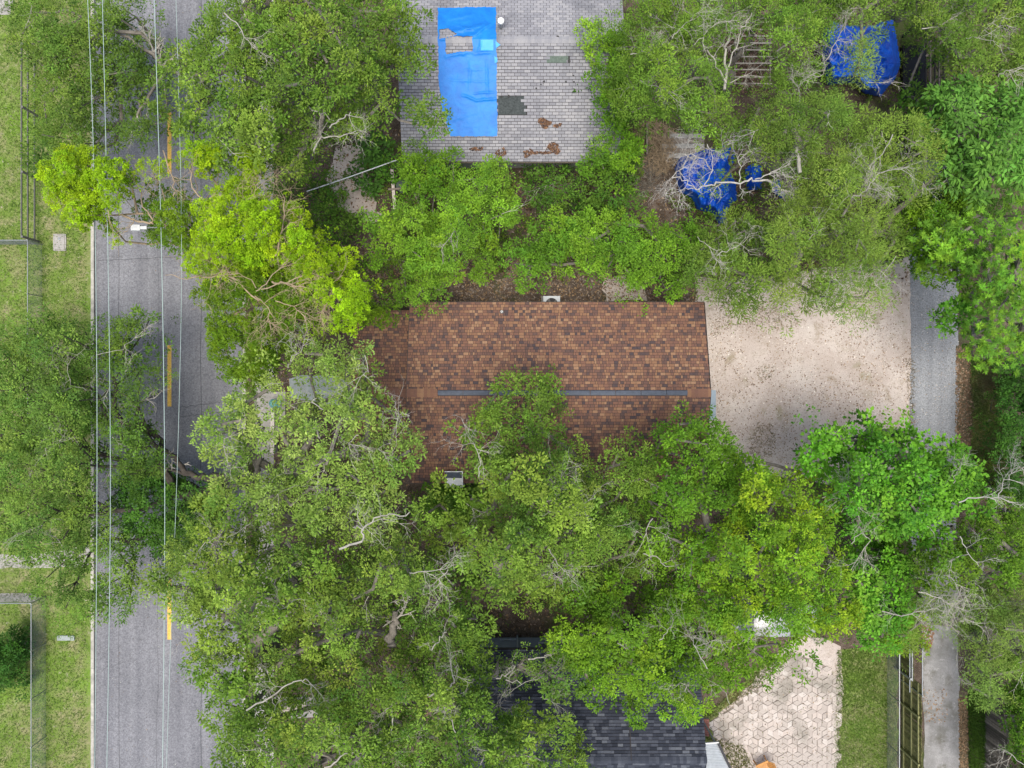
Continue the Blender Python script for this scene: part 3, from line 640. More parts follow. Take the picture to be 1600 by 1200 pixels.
for i in range(n_):
    for j in range(n_): k = i * (n_ + 1) + j; mb.f.append((k, k + 1, k + n_ + 2, k + n_ + 1))
mb.build('pale_patch', M['tarp_patch'], tarp, True)
fl = MB(); fl.add([on_gray(774, 64, .1), on_gray(775, 75, .1), on_gray(782, 70, .08)], [(0, 1, 2)]); fl.add([on_gray(772, 88, .1), on_gray(777, 90, .09), on_gray(777, 97, .08), on_gray(773, 99, .1)], [(0, 1, 2, 3)]); fl.build('loose_flap', M['tarp_patch'], tarp)

# slate house at the bottom
sh = empty('dark_roof_house', (0, 0, 0), label='house with blue-black shingle roof and grey siding at the lower edge', cat='house')
SX0, SX1, SYR, SZR, SYN, SYS, SZE = -2.6, 9.05, -17.5, 4.25, -12.95, -22.0, 2.75
walls(sh, SX0 + .4, SX1 - .35, SYS + .4, SYN - .42, SZE - .08, SYR, SZR - .3, M['wall_gray'])
sr = gable_roof(sh, 'roof', SX0, SX1, SYR, SZR, SYS, SZE, SYN, SZE)
shingle_slope(sr, SX0 - .02, SX1 + .02, SYR, SZR, SYN, SZE, .143, [.17, .25, .305, .33], .006, M['sh_slate'], Vector((5.2, -16, 3.8)), 300, tvar=(.012, .024))
shingle_slope(sr, SX0 - .02, SX1 + .02, SYR, SZR, SYS, SZE, .143, [.17, .25, .305, .33], .006, M['sh_slate'], foc, 0, tvar=(.012, .024))
ridge_caps(sr, SX0 - .02, SX1 + .02, SYR, SZR + .01, .33, M['sh_slate'][1], w_=.16)
mb = MB(); mb.bar((5.55, SYR, SZR + .035), (5.55, SYN - .6, SZE + .24), .035, .03); mb.build('valley_strip', M['felt'], sr)
MB().box(SX0 - .02, SX1 + .02, SYN + .032, SYN + .05, SZE - .17, SZE - .01).build('fascia', M['plastic_dark'], sh)
sid = MB(); z = .1
while z < 2.5: sid.add([(SX0 + .4, SYN - .412, z + .15), (SX1 - .35, SYN - .412, z + .15), (SX1 - .35, SYN - .385, z), (SX0 + .4, SYN - .385, z), (SX0 + .4, SYN - .419, z), (SX1 - .35, SYN - .419, z)], [(3, 2, 1, 0), (2, 3, 4, 5)]); z += .15
o = sid.build('siding', M['wall_gray'], sh)
window(sh, 1.35, 2.2, SYN - .385, .9, 2.0, 1)
mb = MB(); mb.bar((-.6, SYN - .30, .6), (.2, SYN - .30, .6), .05, .05); mb.bar((.28, SYN - .33, .0), (.28, SYN - .33, 2.4), .09, .07); mb.build('downpipe', M['metal_pale'], sh)
# metal awning on the east side
aw = empty('metal_awning', (SX1 - .3, -17.5, 0), label='pale corrugated metal awning beside the dark-roofed house', cat='awning')
def loc(p, o): return p - o.location
p0 = P(1094, 1163, 2.5); p1 = P(1121, 1161, 2.35); p2 = P(1152, 1225, 2.35); p3 = P(1092, 1225, 2.5)
n_ = 26; mb = MB()
for k in range(n_ * 4 + 1):
    t = k / (n_ * 4); a = p0.lerp(p3, t); b = p1.lerp(p2, t); dz = .018 * math.sin(2 * math.pi * k / 4)
    mb.v.append(tuple(loc(a, aw) + Vector((0, 0, dz)))); mb.v.append(tuple(loc(b, aw) + Vector((0, 0, dz))))
for k in range(n_ * 4): mb.f.append((2 * k, 2 * k + 2, 2 * k + 3, 2 * k + 1))
mb.build('corrugated_sheet', M['metal_pale'], aw)
mb = MB(); mb.bar(loc(p1, aw) + Vector((.03, 0, 0)), loc(p2, aw) + Vector((.03, 0, 0)), .12, .12); mb.build('edge_gutter', M['plastic_dark'], aw)
mb = MB(); mb.bar(loc(p0, aw) + Vector((0, .04, 0)), loc(p1, aw) + Vector((.05, .04, 0)), .05, .08); mb.build('end_trim', M['white'], aw)
for q_ in (p1, p2): c_ = loc(q_, aw); MB().bar((c_.x - .06, c_.y - .06, 0), (c_.x - .06, c_.y - .06, 2.28), .07, .07).build('post', M['metal_pale'], aw)

# brick step by it
bs = empty('brick_step', tuple(P(1101, 1134, 0)), label='red brick step between dark roof and stone patio', cat='step')
MB().box(-.22, .2, -.5, .44, 0, .12).build('base', M['concrete'], bs)
me = MB().box(-.19, .19, -.045, .045, .122, .18).mesh('brick')
me.materials.append(M['brick_red'])
for k in range(9): o = bpy.data.objects.new('brick', me); C.objects.link(o); o.parent = bs; o.location = (rng.uniform(-.008, .008), -.42 + k * .1, rng.uniform(-.003, .003)); o.rotation_euler = (0, 0, rng.uniform(-.03, .03))

# ------------------------------------------------------------------ stone patio of rhombic pavers
pat = empty('stone_patio', tuple(P(1230, 1120, 0)), label='patio of pinkish rhombic stone pavers right of the dark-roofed house', cat='patio')
ppoly = poly_np([(1108, 1128), (1150, 1100), (1180, 1078), (1215, 1042), (1245, 1022), (1280, 1035), (1298, 1045), (1314, 1085), (1314, 1130), (1305, 1165), (1314, 1182), (1300, 1215), (1300, 1245), (1160, 1245), (1178, 1190), (1165, 1160), (1140, 1160), (1115, 1150)])
s = .30; hexw = math.sqrt(3) * s
rh = []
for k in range(3):
  if 1:
    a0 = math.pi / 2 + k * 2 * math.pi / 3; a1 = a0 + math.pi / 3
    A = Vector((math.cos(a0), math.sin(a0), 0)) * s; a2 = a0 + 2 * math.pi / 3
    B = Vector((math.cos(a2), math.sin(a2), 0)) * s
    pts = [Vector((0, 0, 0)), A, A + B, B]; c_ = (A + B) / 2
    top = [c_ + (p - c_) * .93 for p in pts]; bot = [c_ + (p - c_) * .965 for p in pts]
  for var in range(6):
    pts = [p + Vector((rng.uniform(-.022, .022), rng.uniform(-.022, .022), 0)) for p in (Vector((0, 0, 0)), A, A + B, B)]; top = [c_ + (p - c_) * .925 for p in pts]; bot = [c_ + (p - c_) * .955 for p in pts]
    me = bpy.data.meshes.new('paver'); v_ = [tuple(p + Vector((0, 0, .05))) for p in top] + [tuple(p + Vector((0, 0, .04))) for p in bot] + [tuple(p) for p in bot]
    me.from_pydata(v_, [], [(0, 1, 2, 3)] + [(i, i + 4, (i + 1) % 4 + 4, (i + 1) % 4) for i in range(4)] + [(i + 4, i + 8, (i + 1) % 4 + 8, (i + 1) % 4 + 4) for i in range(4)])
    me.materials.append(M['paver']); rh.append((me, c_, k))
cand = []
for r_ in range(-18, 18):
    for c in range(-14, 14):
        cx = (c + .5 * (r_ % 2)) * hexw; cy = r_ * 1.5 * s
        for kk in range(3):
            me, c_, _ = rh[kk * 6 + int(rng.integers(0, 6))]
            wp = pat.location + Vector((cx, cy, 0)) + c_; cand.append((wp.x * F / H + 800, 600 - wp.y * F / H, cx, cy, me))
cand = np.array(cand, dtype=object); inn = inside(cand[:, :2].astype(float), ppoly)
cand = [c for c, i in zip(cand, inn) if i]; cand.sort(key=lambda c: abs(c[1] - 1110))
print('pavers', len(cand))
for c in cand[:300]:
    o = bpy.data.objects.new('paver', c[4]); C.objects.link(o); o.parent = pat; o.location = (c[2], c[3], .0 + rng.uniform(-.006, .008)); o.rotation_euler = (rng.uniform(-.012, .012), rng.uniform(-.012, .012), 0)
rest = MB()
for c in cand[300:]: rest.add([(v.co.x + c[2], v.co.y + c[3], v.co.z) for v in c[4].vertices], [tuple(p.vertices) for p in c[4].polygons])
if rest.v: o = rest.build('paver_field', M['paver'], pat); o['kind'] = 'stuff'
bed = bpy.data.meshes.new('paver_bed'); bm = bmesh.new(); f = bm.faces.new([bm.verts.new((*(P(x, y) - pat.location)[:2], .020)) for x, y in ppoly]); bm.normal_update()
if f.normal.z < 0: f.normal_flip()
bm.to_mesh(bed); bm.free(); link('paver_bed', bed, M['joint'], pat)
scatter('patio_litter', ppoly, 500, .06, BR + [(.15, .18, .06)], .056, 'fallen leaves on the stone patio')
# orange wooden chair
ch = empty('garden_chair', tuple(P(1188, 1192, 0) + Vector((0, 0, .05))), R(-65), 'orange stained wooden garden chair on the stone patio', 'chair')
for k in range(5): MB().box(-.25, .25, -.24 + k * .1, -.16 + k * .1, .36, .385).build('seat_slat', M['wood_orange'], ch)
for k in range(5):
    x_ = -.22 + k * .11; MB().bar((x_, .27, .36), (x_ * 1.15, .55, .92), .09, .022, (0, 1, 0)).build('back_slat', M['wood_orange'], ch)
for sx in (-1, 1):
    MB().bar((sx * .3, -.28, .0), (sx * .3, -.26, .56), .06, .05).build('leg', M['wood_orange'], ch)
    MB().bar((sx * .3, .34, .0), (sx * .3, .28, .56), .06, .05).build('leg', M['wood_orange'], ch)
    MB().bar((sx * .32, -.36, .575), (sx * .32, .34, .575), .11, .028).build('armrest', M['wood_orange'], ch)

# ------------------------------------------------------------------ fences
def board_fence(name, x, y0, y1, h, mat, rail_mat, side, label, rails=(.3, 1.0, 1.6), bw=.14, slant=0.0, post_mat=None, xs=None):
    root = empty(name, (x, (y0 + y1) / 2, 0), label=label, cat='fence'); ym = (y0 + y1) / 2
    meshes = []
    for k in range(5):
        hh = h + rng.uniform(-.03, .02)
        mb = MB(); mb.box(-.01, .01, 0, bw - .012, .04, hh - .03); mb.add([(-.01, 0, hh - .03), (.01, 0, hh - .03), (.01, bw - .012, hh - .03), (-.01, bw - .012, hh - .03), (-.01, .03, hh), (.01, .03, hh), (.01, bw - .042, hh), (-.01, bw - .042, hh)], [(4, 5, 6, 7), (0, 1, 5, 4), (1, 2, 6, 5), (2, 3, 7, 6), (3, 0, 4, 7)])
        me = mb.mesh('board'); me.materials.append(mat); meshes.append(me)
    y = y0
    while y < y1:
        o = bpy.data.objects.new('board', meshes[rng.integers(0, 5)]); C.objects.link(o); o.parent = root
        o.location = (rng.uniform(-.008, .008), y - ym, 0); o.rotation_euler = (rng.uniform(-.012, .012), rng.uniform(-.01, .01), rng.uniform(-.05, .05)); y += bw
    for z in rails: MB().box(min(.012 * side, .06 * side), max(.012 * side, .06 * side), y0 - ym, y1 - ym, z - .045, z + .045).build('rail', rail_mat, root)
    y = y0 + .05
    while y < y1:
        MB().box(min(.062 * side, .15 * side), max(.062 * side, .15 * side), y - ym, y - ym + .09, -.2, h - .05).build('post', post_mat or rail_mat, root); y += 2.4
    return root
board_fence('board_fence', 20.5, -21.6, -15.05, 1.85, M['board_moss'], M['rail_moss'], -1, 'mossy green board fence with pale rails left of the concrete lane')
board_fence('board_fence', 20.25, -15.0, -13.4, 1.6, M['board_moss'], M['metal'], -1, 'short darker mossy fence panel beyond the end of the rail fence', rails=(.4, 1.5))
board_fence('board_fence', 24.9, -22.4, -15.9, 1.75, M['board_gray'], M['wood_gray'], 1, 'weathered grey-brown board fence right of the concrete lane')

def chain_fence(name, x0, y0, x1, y1, h, label, gap=.065, posts=2.6, tilt=0.0, r=.0028, post_every=True):
    a = Vector((x0, y0, 0)); b = Vector((x1, y1, 0)); L = (b - a).length; d = (b - a) / L
    root = empty(name, tuple(a), math.atan2(d.y, d.x), label, 'fence')
    n = max(1, round(L / posts))
    for k in range(n + 1): MB().tube([(L * k / n, 0, -.2), (L * k / n, 0, h + .04)], .028, 8).build('post', M['metal'], root)
    MB().tube([(0, 0, h), (L, 0, h)], .022, 8).build('top_rail', M['metal'], root)
    V = []; g_ = gap
    m_ = int((L + h) / g_)
    for k in range(m_):
        for sgn in (1, -1):
            s0 = k * g_ - (h if sgn > 0 else 0); s1 = s0 + h * sgn if sgn > 0 else s0 - h
            pa = [s0, .04]; pb = [s1, h - .02]
            (xa, za), (xb, zb) = pa, pb
            t0 = 0; t1 = 1
            if xb != xa:
                ta = (0 - xa) / (xb - xa); tb = (L - xa) / (xb - xa); t0 = max(0, min(ta, tb)); t1 = min(1, max(ta, tb))
            if t1 <= t0: continue
            A = np.array([xa + (xb - xa) * t0, .003 * sgn, za + (zb - za) * t0]); B = np.array([xa + (xb - xa) * t1, .003 * sgn, za + (zb - za) * t1])
            dd = (B - A) / np.linalg.norm(B - A); s1_ = np.array([-dd[2], 0, dd[0]]) * r; s2_ = np.array([0, 1, 0]) * r
            for u_, v_ in ((s1_, s2_), (s2_, -s1_), (-s1_, -s2_), (-s2_, s1_)): V.append([A + u_, B + u_, B + v_, A + v_])
    o = link('wire_mesh', quads_mesh('wire_mesh', np.array(V)), M['metal'], root); o['kind'] = 'stuff'; return root
LX = -24.75
chain_fence('chain_link_fence', LX, 7.35, LX, -3.6, 1.12, 'chain-link fence running down the left verge from the grey corner')
chain_fence('chain_link_fence', -40, 7.35, LX - .04, 7.35, 1.12, 'chain-link fence running across the upper lawn to the left edge')
chain_fence('chain_link_fence', -24.55, -11.2, -24.55, -21.0, 1.15, 'chain-link fence down the lower left lawn beside the dark shrub')
chain_fence('chain_link_fence', -40, -11.2, -24.6, -11.2, 1.15, 'chain-link fence behind the narrow grey path at lower left')
chain_fence('chain_link_fence', 19.75, -13.5, 19.75, -21.6, 1.2, 'chain-link fence standing along the mossy board fence')
# pipe gate laid open against the mossy fence
pr = empty('pipe_rail', (20.35, -14.4, 0), label='short pair of steel pipe rails at the head of the mossy fence', cat='rail')
for z_, x_ in ((1.95, .12), (1.45, -.22)):
    MB().tube([(x_, 1.2, z_), (x_, -1.2, z_)], .025, 8).build('rail', M['metal'], pr)
for y_ in (1.15, -1.15): MB().tube([(.12, y_, -.1), (.12, y_, 2.0)], .03, 8).build('post', M['metal'], pr)
# dark three-rail fence
rfce = empty('rail_fence', (-25.0, 11.0, 0), label='dark three-rail fence on the left verge above the chain-link corner', cat='fence')
for z_ in (.25, .75, 1.2): MB().box(-.02, .02, -3.55, 6.5, z_ - .04, z_ + .04).build('rail', M['steel_dark'], rfce)
for y_ in (-3.5, -.2, 3.1, 6.3): MB().box(.032, .13, y_ - .05, y_ + .05, -.2, 1.3).build('post', M['steel_dark'], rfce)
# utility box lid and slabs in the verge
ub = empty('utility_box', tuple(P(94, 379, 0)), label='weathered square concrete utility lid set in the left verge', cat='utility box')
MB().box(-.34, .34, -.45, .45, -.1, .05).build('collar', M['concrete'], ub); MB().box(-.26, .26, -.36, .36, .05, .075).build('lid', M['concrete'], ub); MB().box(-.06, .06, .12, .26, .075, .085).build('handle', M['metal'], ub)
tag(MB().box(-.45, .45, -.1, .16, -.05, .09).build('stone_block', M['pale_slab'], None, loc=tuple(P(104, 997, 0))), 'pale concrete block lying in the lower left verge', 'block')

# ------------------------------------------------------------------ street furniture and yard things
zz = 8.5
cables = [([(137, 0), (143, 130), (147, 260), (151, 500), (152, 700), (151, 900), (148, 1200)], 'leftmost thin pale overhead cable above the left kerb', .017),
          ([(160, 0), (165, 200), (169, 400), (173, 700), (172, 900), (167, 1200)], 'pale overhead cable above the left side of the street', .017),
          ([(241, 0), (249, 250), (254, 450), (258, 750), (257, 950), (254, 1200)], 'pale overhead cable just left of the yellow centre line', .02),
          ([(275, 0), (281, 200), (285, 400), (281, 600), (275, 800), (268, 960), (260, 1200)], 'faint rightmost overhead cable right of the yellow centre line', .013)]
for pts, lab, r_ in cables:
    pts = [(pts[0][0] - (pts[1][0] - pts[0][0]) * 260 / (pts[1][1] - pts[0][1]), -260)] + pts + [(pts[-1][0] + (pts[-1][0] - pts[-2][0]) * 260 / (pts[-1][1] - pts[-2][1]), 1460)]
    ys_ = np.linspace(-260, 1460, 60); xs_ = np.interp(ys_, [p[1] for p in pts], [p[0] for p in pts])
    xs_ = np.convolve(np.pad(xs_, 4, mode='reflect', reflect_type='odd'), np.ones(9) / 9, 'valid')
    path = [P(x_, y_, 8.5 + .9 * ((y_ - 600) / 860) ** 2) for x_, y_ in zip(xs_, ys_)]
    tag(MB().tube(path, r_ * .68, 5).build('overhead_cable', M['wire'], None, True), lab, 'cable', 'overhead cables along the street')
for y_, lab in ((22.3, 'timber utility pole standing beyond the upper edge'), (-22.3, 'timber utility pole standing beyond the lower edge')):
    up = empty('utility_pole', (-14.9, y_, 0), label=lab, cat='utility pole')
    sgn = 1 if y_ > 0 else -1
    MB().tube([(1.0, 0, -.5), (1.0, 0, 10.2)], [.16, .11], 12).build('pole', M['wood_gray'], up)
    MB().bar((-3.4, -.0, 9.25), (1.5, 0, 9.25), .1, .12).build('crossarm', M['wood_gray'], up)
# street sign / lamp arm with white head
slp = P(213, 356, 7.2)
sl = empty('street_lamp', (KX1 + .6, slp.y, 0), label='white-headed street lamp reaching over the road under the lime-green tree', cat='street lamp')
hx = slp.x - (KX1 + .6)
MB().tube([(0, 0, -.3), (0, 0, 7.2)], [.09, .06], 10).build('pole', M['metal'], sl)
MB().tube([(0, 0, 7.0), (hx * .5, 0, 7.25), (hx + .3, 0, 7.2)], .016, 8).build('arm', M['metal'], sl)
mb = MB(); mb.box(hx - .2, hx + .18, -.12, .12, 7.14, 7.26); mb.box(hx + .18, hx + .45, -.06, .06, 7.16, 7.24); mb.build('lamp_head', M['white'], sl)
# clothes line and post
a = P(480, 299, 2.4); b = P(620, 250, 2.4); mid = (a + b) / 2 - Vector((0, 0, .05))
cl = empty('clothes_pole', (a.x, a.y, 0), label='long pale pole strung diagonally over bare earth below the big oak', cat='pole')
MB().tube([(0, 0, 2.4), tuple(mid - cl.location), tuple(b - cl.location)], .03, 8).build('bar', M['metal_pale'], cl)
for q_ in (a, b): MB().tube([(q_.x - a.x, q_.y - a.y, -.1), (q_.x - a.x, q_.y - a.y, 2.42)], .035, 8).build('post', M['metal'], cl)
tb = empty('timber_frame', tuple(P(620, 305, 0)), R(4), 'white timber with brown cross piece beside a green bin under the trees', 'timber')
MB().box(-.075, .075, -1.0, 1.05, 1.0, 1.08).build('long_board', M['brick_white'], tb); MB().box(-.25, .40, -.04, .05, 1.085, 1.13).build('cross_piece', M['wood_gray'], tb)
for y_ in (-.9, .9): MB().box(-.05, .05, y_ - .05, y_ + .05, -.02, .998).build('leg', M['wood_gray'], tb)
gb = empty('green_bin', tuple(P(632, 298, 0)), label='dark green bin beside the white timber', cat='bin')
mb = MB(); mb.tube([(0, 0, 0), (0, 0, .85)], [.24, .3], 14); mb.build('body', M['felt_green'], gb, True); MB().tube([(0, 0, .852), (0, 0, .9)], [.32, .29], 14).build('lid', M['felt_green'], gb)
# low pale brick wall with teal ornament
bw_ = empty('brick_wall', tuple(P(431, 672, 0)), label='low pale brick wall along the sidewalk under the pale oak', cat='wall')
me = MB().box(-.1, .1, -.095, .095, 0, .07).mesh('brick'); me.materials.append(M['brick_white'])
for r_ in range(7):
    for k in range(11):
        o = bpy.data.objects.new('brick', me); C.objects.link(o); o.parent = bw_; o.location = (rng.uniform(-.005, .005), -1.1 + k * .2 + (r_ % 2) * .1, .0 + r_ * .078)
MB().box(-.085, .085, -1.18, 1.2, 0, .535).build('mortar', M['concrete'], bw_)
to_ = empty('teal_urn', tuple(P(433, 630, 0)), label='small teal urn at the upper end of the pale brick wall', cat='urn')
MB().tube([(0, 0, 0), (0, 0, .06), (0, 0, .12), (0, 0, .35), (0, 0, .5), (0, 0, .55), (0, 0, .54), (0, 0, .42)], [.14, .15, .08, .2, .2, .24, .2, .15], 16).build('bowl', M['teal'], to_, True)
scatter('urn_leaves', [(428, 626), (438, 626), (438, 636), (428, 636)], 60, .12, [(.15, .35, .28), (.2, .4, .2)], .5, None, to_, mat='leaf'); bpy.context.view_layer.update()
o = to_.children[-1]; o.matrix_parent_inverse = root_inv(to_)
# white garden chair scraps under lower-left oak
gc = empty('garden_bench', tuple(P(462, 1100, 0) + Vector((0, 0, .05))), R(10), 'pale slatted bench on the grey pad under the lower left oak', 'bench')
for k in range(4): MB().box(-.7, .7, -.22 + k * .12, -.13 + k * .12, .42, .45).build('seat_slat', M['wood_pale'], gc)
for k in range(3): MB().box(-.7, .7, .27 + k * .03, .29 + k * .03, .55 + k * .13, .64 + k * .13).build('back_slat', M['wood_pale'], gc)
for sx in (-.62, .62):
    MB().box(sx - .03, sx + .03, -.2, -.14, 0, .418).build('leg', M['wood_pale'], gc); MB().box(sx - .03, sx + .03, .30, .36, 0, .9).build('leg', M['wood_pale'], gc)

# pergola with slats
pg = empty('pergola', tuple(P(1166, 92, 0)), label='low slatted timber frame over brown earth in the upper trees', cat='pergola')
for k in range(11):
    y_ = 1.72 - k * .345; MB().bar((-.98, y_ + rng.uniform(-.03, .03), 1.0), (.98, y_ + rng.uniform(-.03, .03), 1.0), .05, .05).build('slat', M['wood_pale'], pg)
for x_ in (-.9, .9): MB().bar((x_, -1.8, .93), (x_, 1.8, .93), .06, .08).build('beam', M['wood_gray'], pg)
for x_ in (-.9, .9):
    for y_ in (-1.7, 0, 1.7): MB().bar((x_, y_, -.1), (x_, y_, .888), .08, .08).build('post', M['wood_gray'], pg)
scatter('pergola_earth', [(1132, 38), (1200, 38), (1200, 145), (1132, 145)], 2600, .13, [(.10, .06, .045), (.16, .10, .075), (.2, .14, .1)], .05, 'brown dead leaves under the slatted frame')

# blue tarpaulin mounds
def tarp_mound(name, poly, zt, label, peaks, seed, under=None, skirt=.8, step=3.0, base_z=.15):
    poly = poly_np(poly); c = poly.mean(0); root_p = P(c[0], c[1], 0)
    lo, hi = poly.min(0) - 2, poly.max(0) + 2; xs = np.arange(lo[0], hi[0], step * .5); ys = np.arange(lo[1], hi[1], step * .5)
    G = np.array([(a, b) for a in xs for b in ys]); ins = inside(G, poly); ed = edge_dist(G, poly); nyy = len(ys); ids = -np.ones(len(G), int); mb = MB()
    for i, (a, b) in enumerate(G):
        if not ins[i]: continue
        e = min(1, ed[i] / 20); z = base_z + (zt - base_z) * min(1.0, 1.7 * e)
        pk = sum(h * math.exp(-((a - x) ** 2 + (b - y) ** 2) / r ** 2) for x, y, r, h in peaks)
        ang = math.atan2(b - c[1], a - c[0]); fd = .10 * math.sin(ang * 11 + seed + 2 * mnoise.noise(Vector((a * .03, b * .03, seed)))) * (1 - e * .6)
        z += (pk + fd + .28 * mnoise.noise(Vector((a * .045, b * .045, seed))) - .45 * abs(mnoise.noise(Vector((a * .07 + b * .03, b * .06, seed + 4)))) - .22 * abs(mnoise.noise(Vector((a * .16, b * .14 - a * .06, seed + 14))))) * (0.15 + .85 * e)
        z += .07 * (1 - abs(math.sin((a * .35 + b * .13) + 3 * mnoise.noise(Vector((a * .03, b * .03, seed + 8)))))) * e
        z = max(z, .05); ids[i] = len(mb.v); mb.v.append(tuple(P(a, b, z) - root_p))
    for i in range(len(xs) - 1):
        for j in range(nyy - 1):
            k = [ids[i * nyy + j], ids[i * nyy + j + 1], ids[(i + 1) * nyy + j + 1], ids[(i + 1) * nyy + j]]
            if min(k) >= 0: mb.f.append(tuple(k))
    o = mb.build(name, M['tarp_deep'], None, True, loc=tuple(root_p)); return tag(o, label, 'tarpaulin')
tarp_mound('tarpaulin', [(1053, 262), (1062, 245), (1085, 237), (1105, 232), (1130, 226), (1148, 228), (1150, 250), (1140, 265), (1150, 285), (1153, 312), (1140, 325), (1132, 352), (1122, 350), (1110, 333), (1088, 328), (1080, 310), (1060, 300)], 1.5,
           'deep blue crumpled tarpaulin heap under bleached dead branches', [(1075, 270, 20, .5), (1125, 295, 25, .7), (1105, 240, 14, .2)], 3)
tarp_mound('tarpaulin', [(1164, 262), (1175, 255), (1190, 258), (1193, 275), (1190, 296), (1168, 298), (1162, 280)], .9, 'small blue covered bundle right of the deep blue tarpaulin heap', [(1178, 275, 9, .2)], 9)
tarp_mound('tarpaulin', [(1286, 45), (1300, 32), (1330, 40), (1364, 40), (1376, 34), (1396, 30), (1402, 60), (1408, 100), (1400, 124), (1384, 142), (1376, 152), (1348, 146), (1335, 130), (1292, 134), (1284, 90)], 2.2, 'large deep blue tarpaulin over a shed at the upper right', [(1392, 95, 25, .6), (1310, 80, 30, .4)], 6)
tarp_mound('tarpaulin', [(1205, 282), (1225, 278), (1248, 292), (1246, 312), (1222, 312), (1206, 300)], .7, 'blue plastic scrap in the undergrowth left of the lane trees', [(1225, 295, 9, .15)], 2)
# dark lean-to frame
lf = empty('shed_frame', tuple(P(1428, 108, 0)), label='dark timber shed frame right of the large blue tarpaulin', cat='frame')
for x_, y_ in ((-.6, 1.7), (.6, 1.7), (-.6, -1.7), (.6, -1.7), (.6, 0)): MB().box(x_ - .05, x_ + .05, y_ - .05, y_ + .05, -.1, 1.9).build('post', M['wood_dark'], lf)
for k in range(6): MB().bar((-.55 + k * .22, -1.9, 1.95), (-.55 + k * .22, 1.9 - .5 * (k % 3), 1.95), .06, .06).build('rafter', M['wood_gray'] if k % 2 else M['wood_dark'], lf)
MB().bar((-.6, -.3, 2.03), (.7, .9, 2.03), .09, .06).build('brace', M['wood_gray'], lf)
MB().box(-.75, .5, -1.75, 1.1, .002, .3).build('pallet', M['black'], lf)
# grey boards and brush pile
gbd = empty('board_stack', tuple(P(1080, 232, 0)), label='grey flat boards beside the brown brush pile', cat='boards')
for k in range(5): MB().box(-1.6, .6, -.62 + k * .26, -.38 + k * .26, .3, .34).build('board', M['wood_gray'] if k % 2 else M['concrete'], gbd)
MB().box(-1.5, .5, -.55, .6, 0, .3).build('crate', M['wood_dark'], gbd)
MB().box(-2.55, -2.45, -.6, 1.0, 0, .9).build('screen_board', M['wood_gray'], gbd)
def brush_pile(name, px, py, r, n, label, mat, zt=.9):
    mb = MB(); c = P(px, py, 0)
    for k in range(n):
        a = rng.uniform(0, 6.28); q_ = r * math.sqrt(rng.uniform(0, 1)); p = Vector((q_ * math.cos(a), q_ * math.sin(a), rng.uniform(.05, zt) * (1 - (q_ / r) ** 2 * .8)))
        b = rng.uniform(0, 6.28); L = rng.uniform(.3, .9); d = Vector((math.cos(b), math.sin(b), rng.uniform(-.3, .4)))
        s_ = Vector((-d.y, d.x, 0)) * rng.uniform(-.15, .15)
        mb.tube([p - d * L / 2, p + s_, p + d * L / 2], [.016, .012, .005], 3, False)
    for v in range(len(mb.v)): mb.v[v] = (mb.v[v][0], mb.v[v][1], max(.03, mb.v[v][2]))
    return tag(mb.build(name, mat, None, loc=tuple(c)), label, 'brush pile')
brush_pile('brush_pile', 1020, 232, 1.35, 900, 'tangled brown brush pile left of the deep blue tarpaulin', M['bark_tan'])
brush_pile('brush_pile', 998, 268, 1.2, 350, 'darker loose brush pile in the gap below the brown brush pile', M['bark'], .5)
brush_pile('brush_pile', 870, 285, 1.6, 350, 'fallen branches below the grey roof eave', M['bark'], .8)

